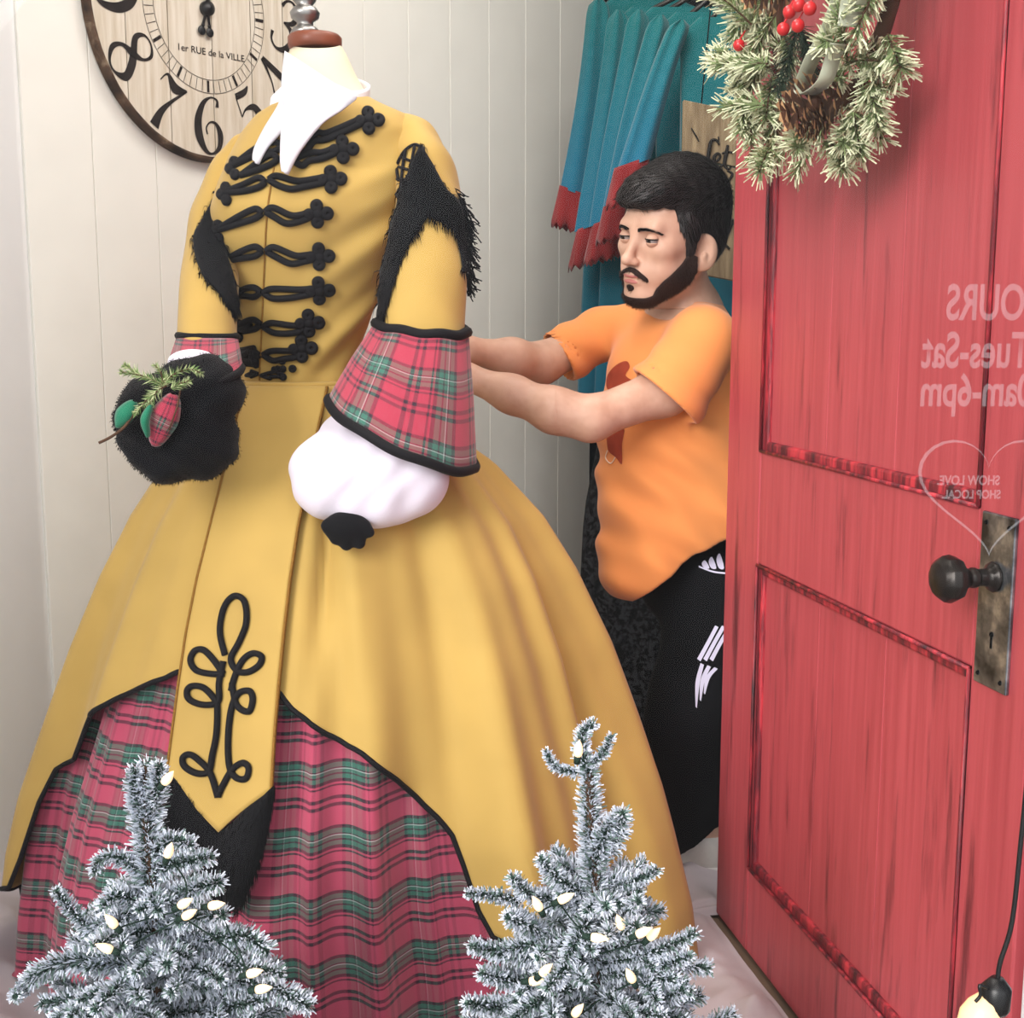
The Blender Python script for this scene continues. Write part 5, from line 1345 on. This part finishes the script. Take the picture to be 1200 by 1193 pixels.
def tree(name_label, trunk_px, base_px, spec, seed, ytop, rmax, bulbs, nfill):
    rnd = random.Random(seed); bx = P(base_px, 1100, TY).x; root = empty('frosted_tree', (bx, TY, .012), name_label, 'tree', 'small flocked trees in the window')
    tr_ = [P(x, y, TY) for x, y in trunk_px]; tr_.append(Vector((bx, TY, .05))); m = MB(); m.tube(smoothpath(tr_, 4), .006, 7)
    m.build('trunk', M['twig'], root)
    m = MB(); 
    for k in range(3):
        a = 2 * pi * k / 3 + .4; m.tube([Vector((bx, TY, .055)), Vector((bx + .05 * cos(a), TY + .05 * sin(a), .035)), Vector((bx + .10 * cos(a), TY + .10 * sin(a), .016))], .005, 6)
    m.build('stand', M['rail'], root)
    mats = [M['frost'], M['frost_mid'], M['fir'], M['wire']]
    for (pts_, r, dY) in spec:
        n = len(pts_); path = smoothpath([P(x, y, TY + dY * i / (n - 1)) for i, (x, y) in enumerate(pts_)], 4); m = MB(); needles(m, path, r, 9500, rnd); m.tube(path, .0022, 5, mi=3); m.build('branch', mats, root, False)
    zt = P(base_px, ytop, TY).z
    for k in range(nfill):
        t = (k + .5) / nfill; z = zt - (zt - .10) * t; a = k * 2.399 + rnd.uniform(-.3, .3); L = (.055 + rmax * t ** .8) * rnd.uniform(.75, 1.1)
        tx = bx if z < tr_[-2].z else tr_[-2].x + (bx - tr_[-2].x) * .5
        x0 = np.interp(z, [p.z for p in tr_[::-1]], [p.x for p in tr_[::-1]])
        p0 = Vector((x0, TY, z)); d = Vector((cos(a), sin(a) * .62, rnd.uniform(-.1, .45))).normalized()
        p1 = p0 + d * L * .5 + Vector((0, 0, .006)); p2 = p0 + d * L + Vector((0, 0, rnd.uniform(-.02, .03))); path = smoothpath([p0, p1, p2], 4); m = MB(); needles(m, path, .0165, 8200, rnd); m.tube(path, .002, 5, mi=3)
        for sg in (-1, 1):
            sdv = Vector((-sin(a), cos(a), .15)) * sg; q0 = p0.lerp(p2, .5); q1 = q0 + (d * .7 + sdv * .7).normalized() * L * .42; sub = smoothpath([q0, q0.lerp(q1, .5) + Vector((0, 0, .003)), q1], 3); needles(m, sub, .0135, 7500, rnd); m.tube(sub, .0015, 5, mi=3)
        m.build('branch', mats, root, False)
    lr = empty('string_lights', (bx, TY, zt), name_label[0], 'string lights', 'warm string lights in the small trees')
    pos = []
    for i, (x, y, ang) in enumerate(bulbs):
        c_ = P(x, y, TY - .055 - .03 * rnd.random()); pos.append(c_); axv = Vector((cos(ang), -.25, sin(ang))).normalized(); m = MB(); m.lathe([(0, 0), (.0042, .001), (.0052, .005), (.0046, .011), (.0022, .017), (0, .021)], c_, axv, 10); m.build('light_bulb', be.m, lr)
        m = MB(); m.lathe([(0, -.009), (.0036, -.009), (.004, .001), (0, .001)], c_, axv, 8); m.build('bulb_socket', M['wire'], lr)
    wp = []
    for a, b in zip(pos[1:-1], pos[2:]): wp += [a + Vector((0, .008, -.006)), a.lerp(b, .5) + Vector((rnd.uniform(-.01, .01), .03, -.015))]
    wp.append(pos[-1] + Vector((0, .008, -.006))); m = MB(); m.tube(smoothpath(wp, 6), .0010, 5); m.build('wire', M['wire'], lr)
    return root, lr
RT = [([(700, 1060), (694, 1000), (691, 950), (690, 905)], .0200, 0), ([(690, 912), (682, 882), (683, 860), (696, 847)], .0125, 0), ([(676, 905), (652, 900), (640, 880)], .0085, -.01), ([(690, 895), (706, 884), (717, 862)], .0085, -.01), ([(694, 1020), (706, 985), (722, 958)], .019, -.02), ([(710, 1000), (724, 975), (729, 952)], .0165, -.03),
      ([(700, 1045), (738, 1035), (770, 1019)], .0125, -.02), ([(690, 1050), (655, 1030), (634, 1006)], .0145, -.03), ([(680, 1062), (625, 1050), (600, 1028)], .0145, -.03), ([(610, 1056), (580, 1050), (547, 1047)], .0105, -.03), ([(700, 1130), (760, 1118), (815, 1094)], .0145, -.04), ([(710, 1150), (770, 1135), (808, 1120)], .013, -.05),
      ([(680, 1120), (610, 1118), (552, 1109)], .016, -.04), ([(690, 1185), (600, 1182), (548, 1176)], .018, -.05), ([(640, 1100), (620, 1085), (595, 1075)], .016, -.05), ([(700, 1170), (760, 1175), (800, 1160)], .016, -.05), ([(660, 1150), (600, 1150), (565, 1140)], .016, -.05), ([(690, 1090), (730, 1070), (748, 1056)], .015, -.06)]
tr1, l1 = tree('frosted small tree with a forked tip in front of the gold skirt hem', [(690, 905), (693, 960), (698, 1030)], 702, RT, 31, 1040, .17,
     [(677, 886, 1.5), (633, 1066, 2.0), (655, 1056, .6), (692, 1098, 0), (729, 1088, 1.9), (746, 1096, .6), (760, 1100, .9), (620, 1150, .2), (634, 1142, .9), (672, 1190, 1.), (742, 1150, 2.)], 64)
l1['label'] = 'warm mini lights threaded through the right frosted tree with forked tip'
LT = [([(176, 1040), (174, 990), (168, 945), (172, 898)], .0230, 0), ([(176, 960), (184, 925), (186, 897)], .0165, -.01), ([(165, 960), (158, 925), (158, 902)], .0150, -.01), ([(172, 1030), (140, 1005), (116, 1008), (112, 1024)], .0130, -.03), ([(140, 1118), (105, 1090), (80, 1062), (66, 1044)], .0120, -.03),
      ([(165, 1135), (110, 1126), (60, 1132), (34, 1150)], .0200, -.04), ([(45, 1135), (25, 1160), (18, 1168)], .012, -.06), ([(180, 1020), (215, 1010), (247, 1004)], .0160, -.02), ([(185, 1060), (220, 1045), (256, 1034)], .0185, -.03), ([(190, 1110), (250, 1100), (290, 1098), (313, 1115)], .0190, -.04),
      ([(190, 1160), (260, 1150), (320, 1158), (362, 1180)], .0185, -.05), ([(170, 1060), (140, 1050), (120, 1062)], .0160, -.04), ([(180, 1185), (120, 1180), (80, 1190)], .02, -.05), ([(190, 1090), (225, 1075), (262, 1072)], .018, -.05), ([(180, 1000), (200, 985), (224, 990)], .016, -.02), ([(200, 1140), (240, 1130), (330, 1140)], .016, -.06)]
tr2, l2 = tree('frosted small tree with a blunt top in front of the tartan skirt', [(172, 898), (172, 960), (178, 1040)], 185, LT, 47, 1050, .18,
     [(192, 918, .9), (196, 1004, 1.2), (210, 1062, .6), (136, 1086, 2.1), (132, 1114, 2.6), (245, 1062, .3), (290, 1142, .4), (300, 1160, .3), (215, 1075, .6)], 64)
l2['label'] = 'warm mini lights threaded through the left frosted tree with blunt top'
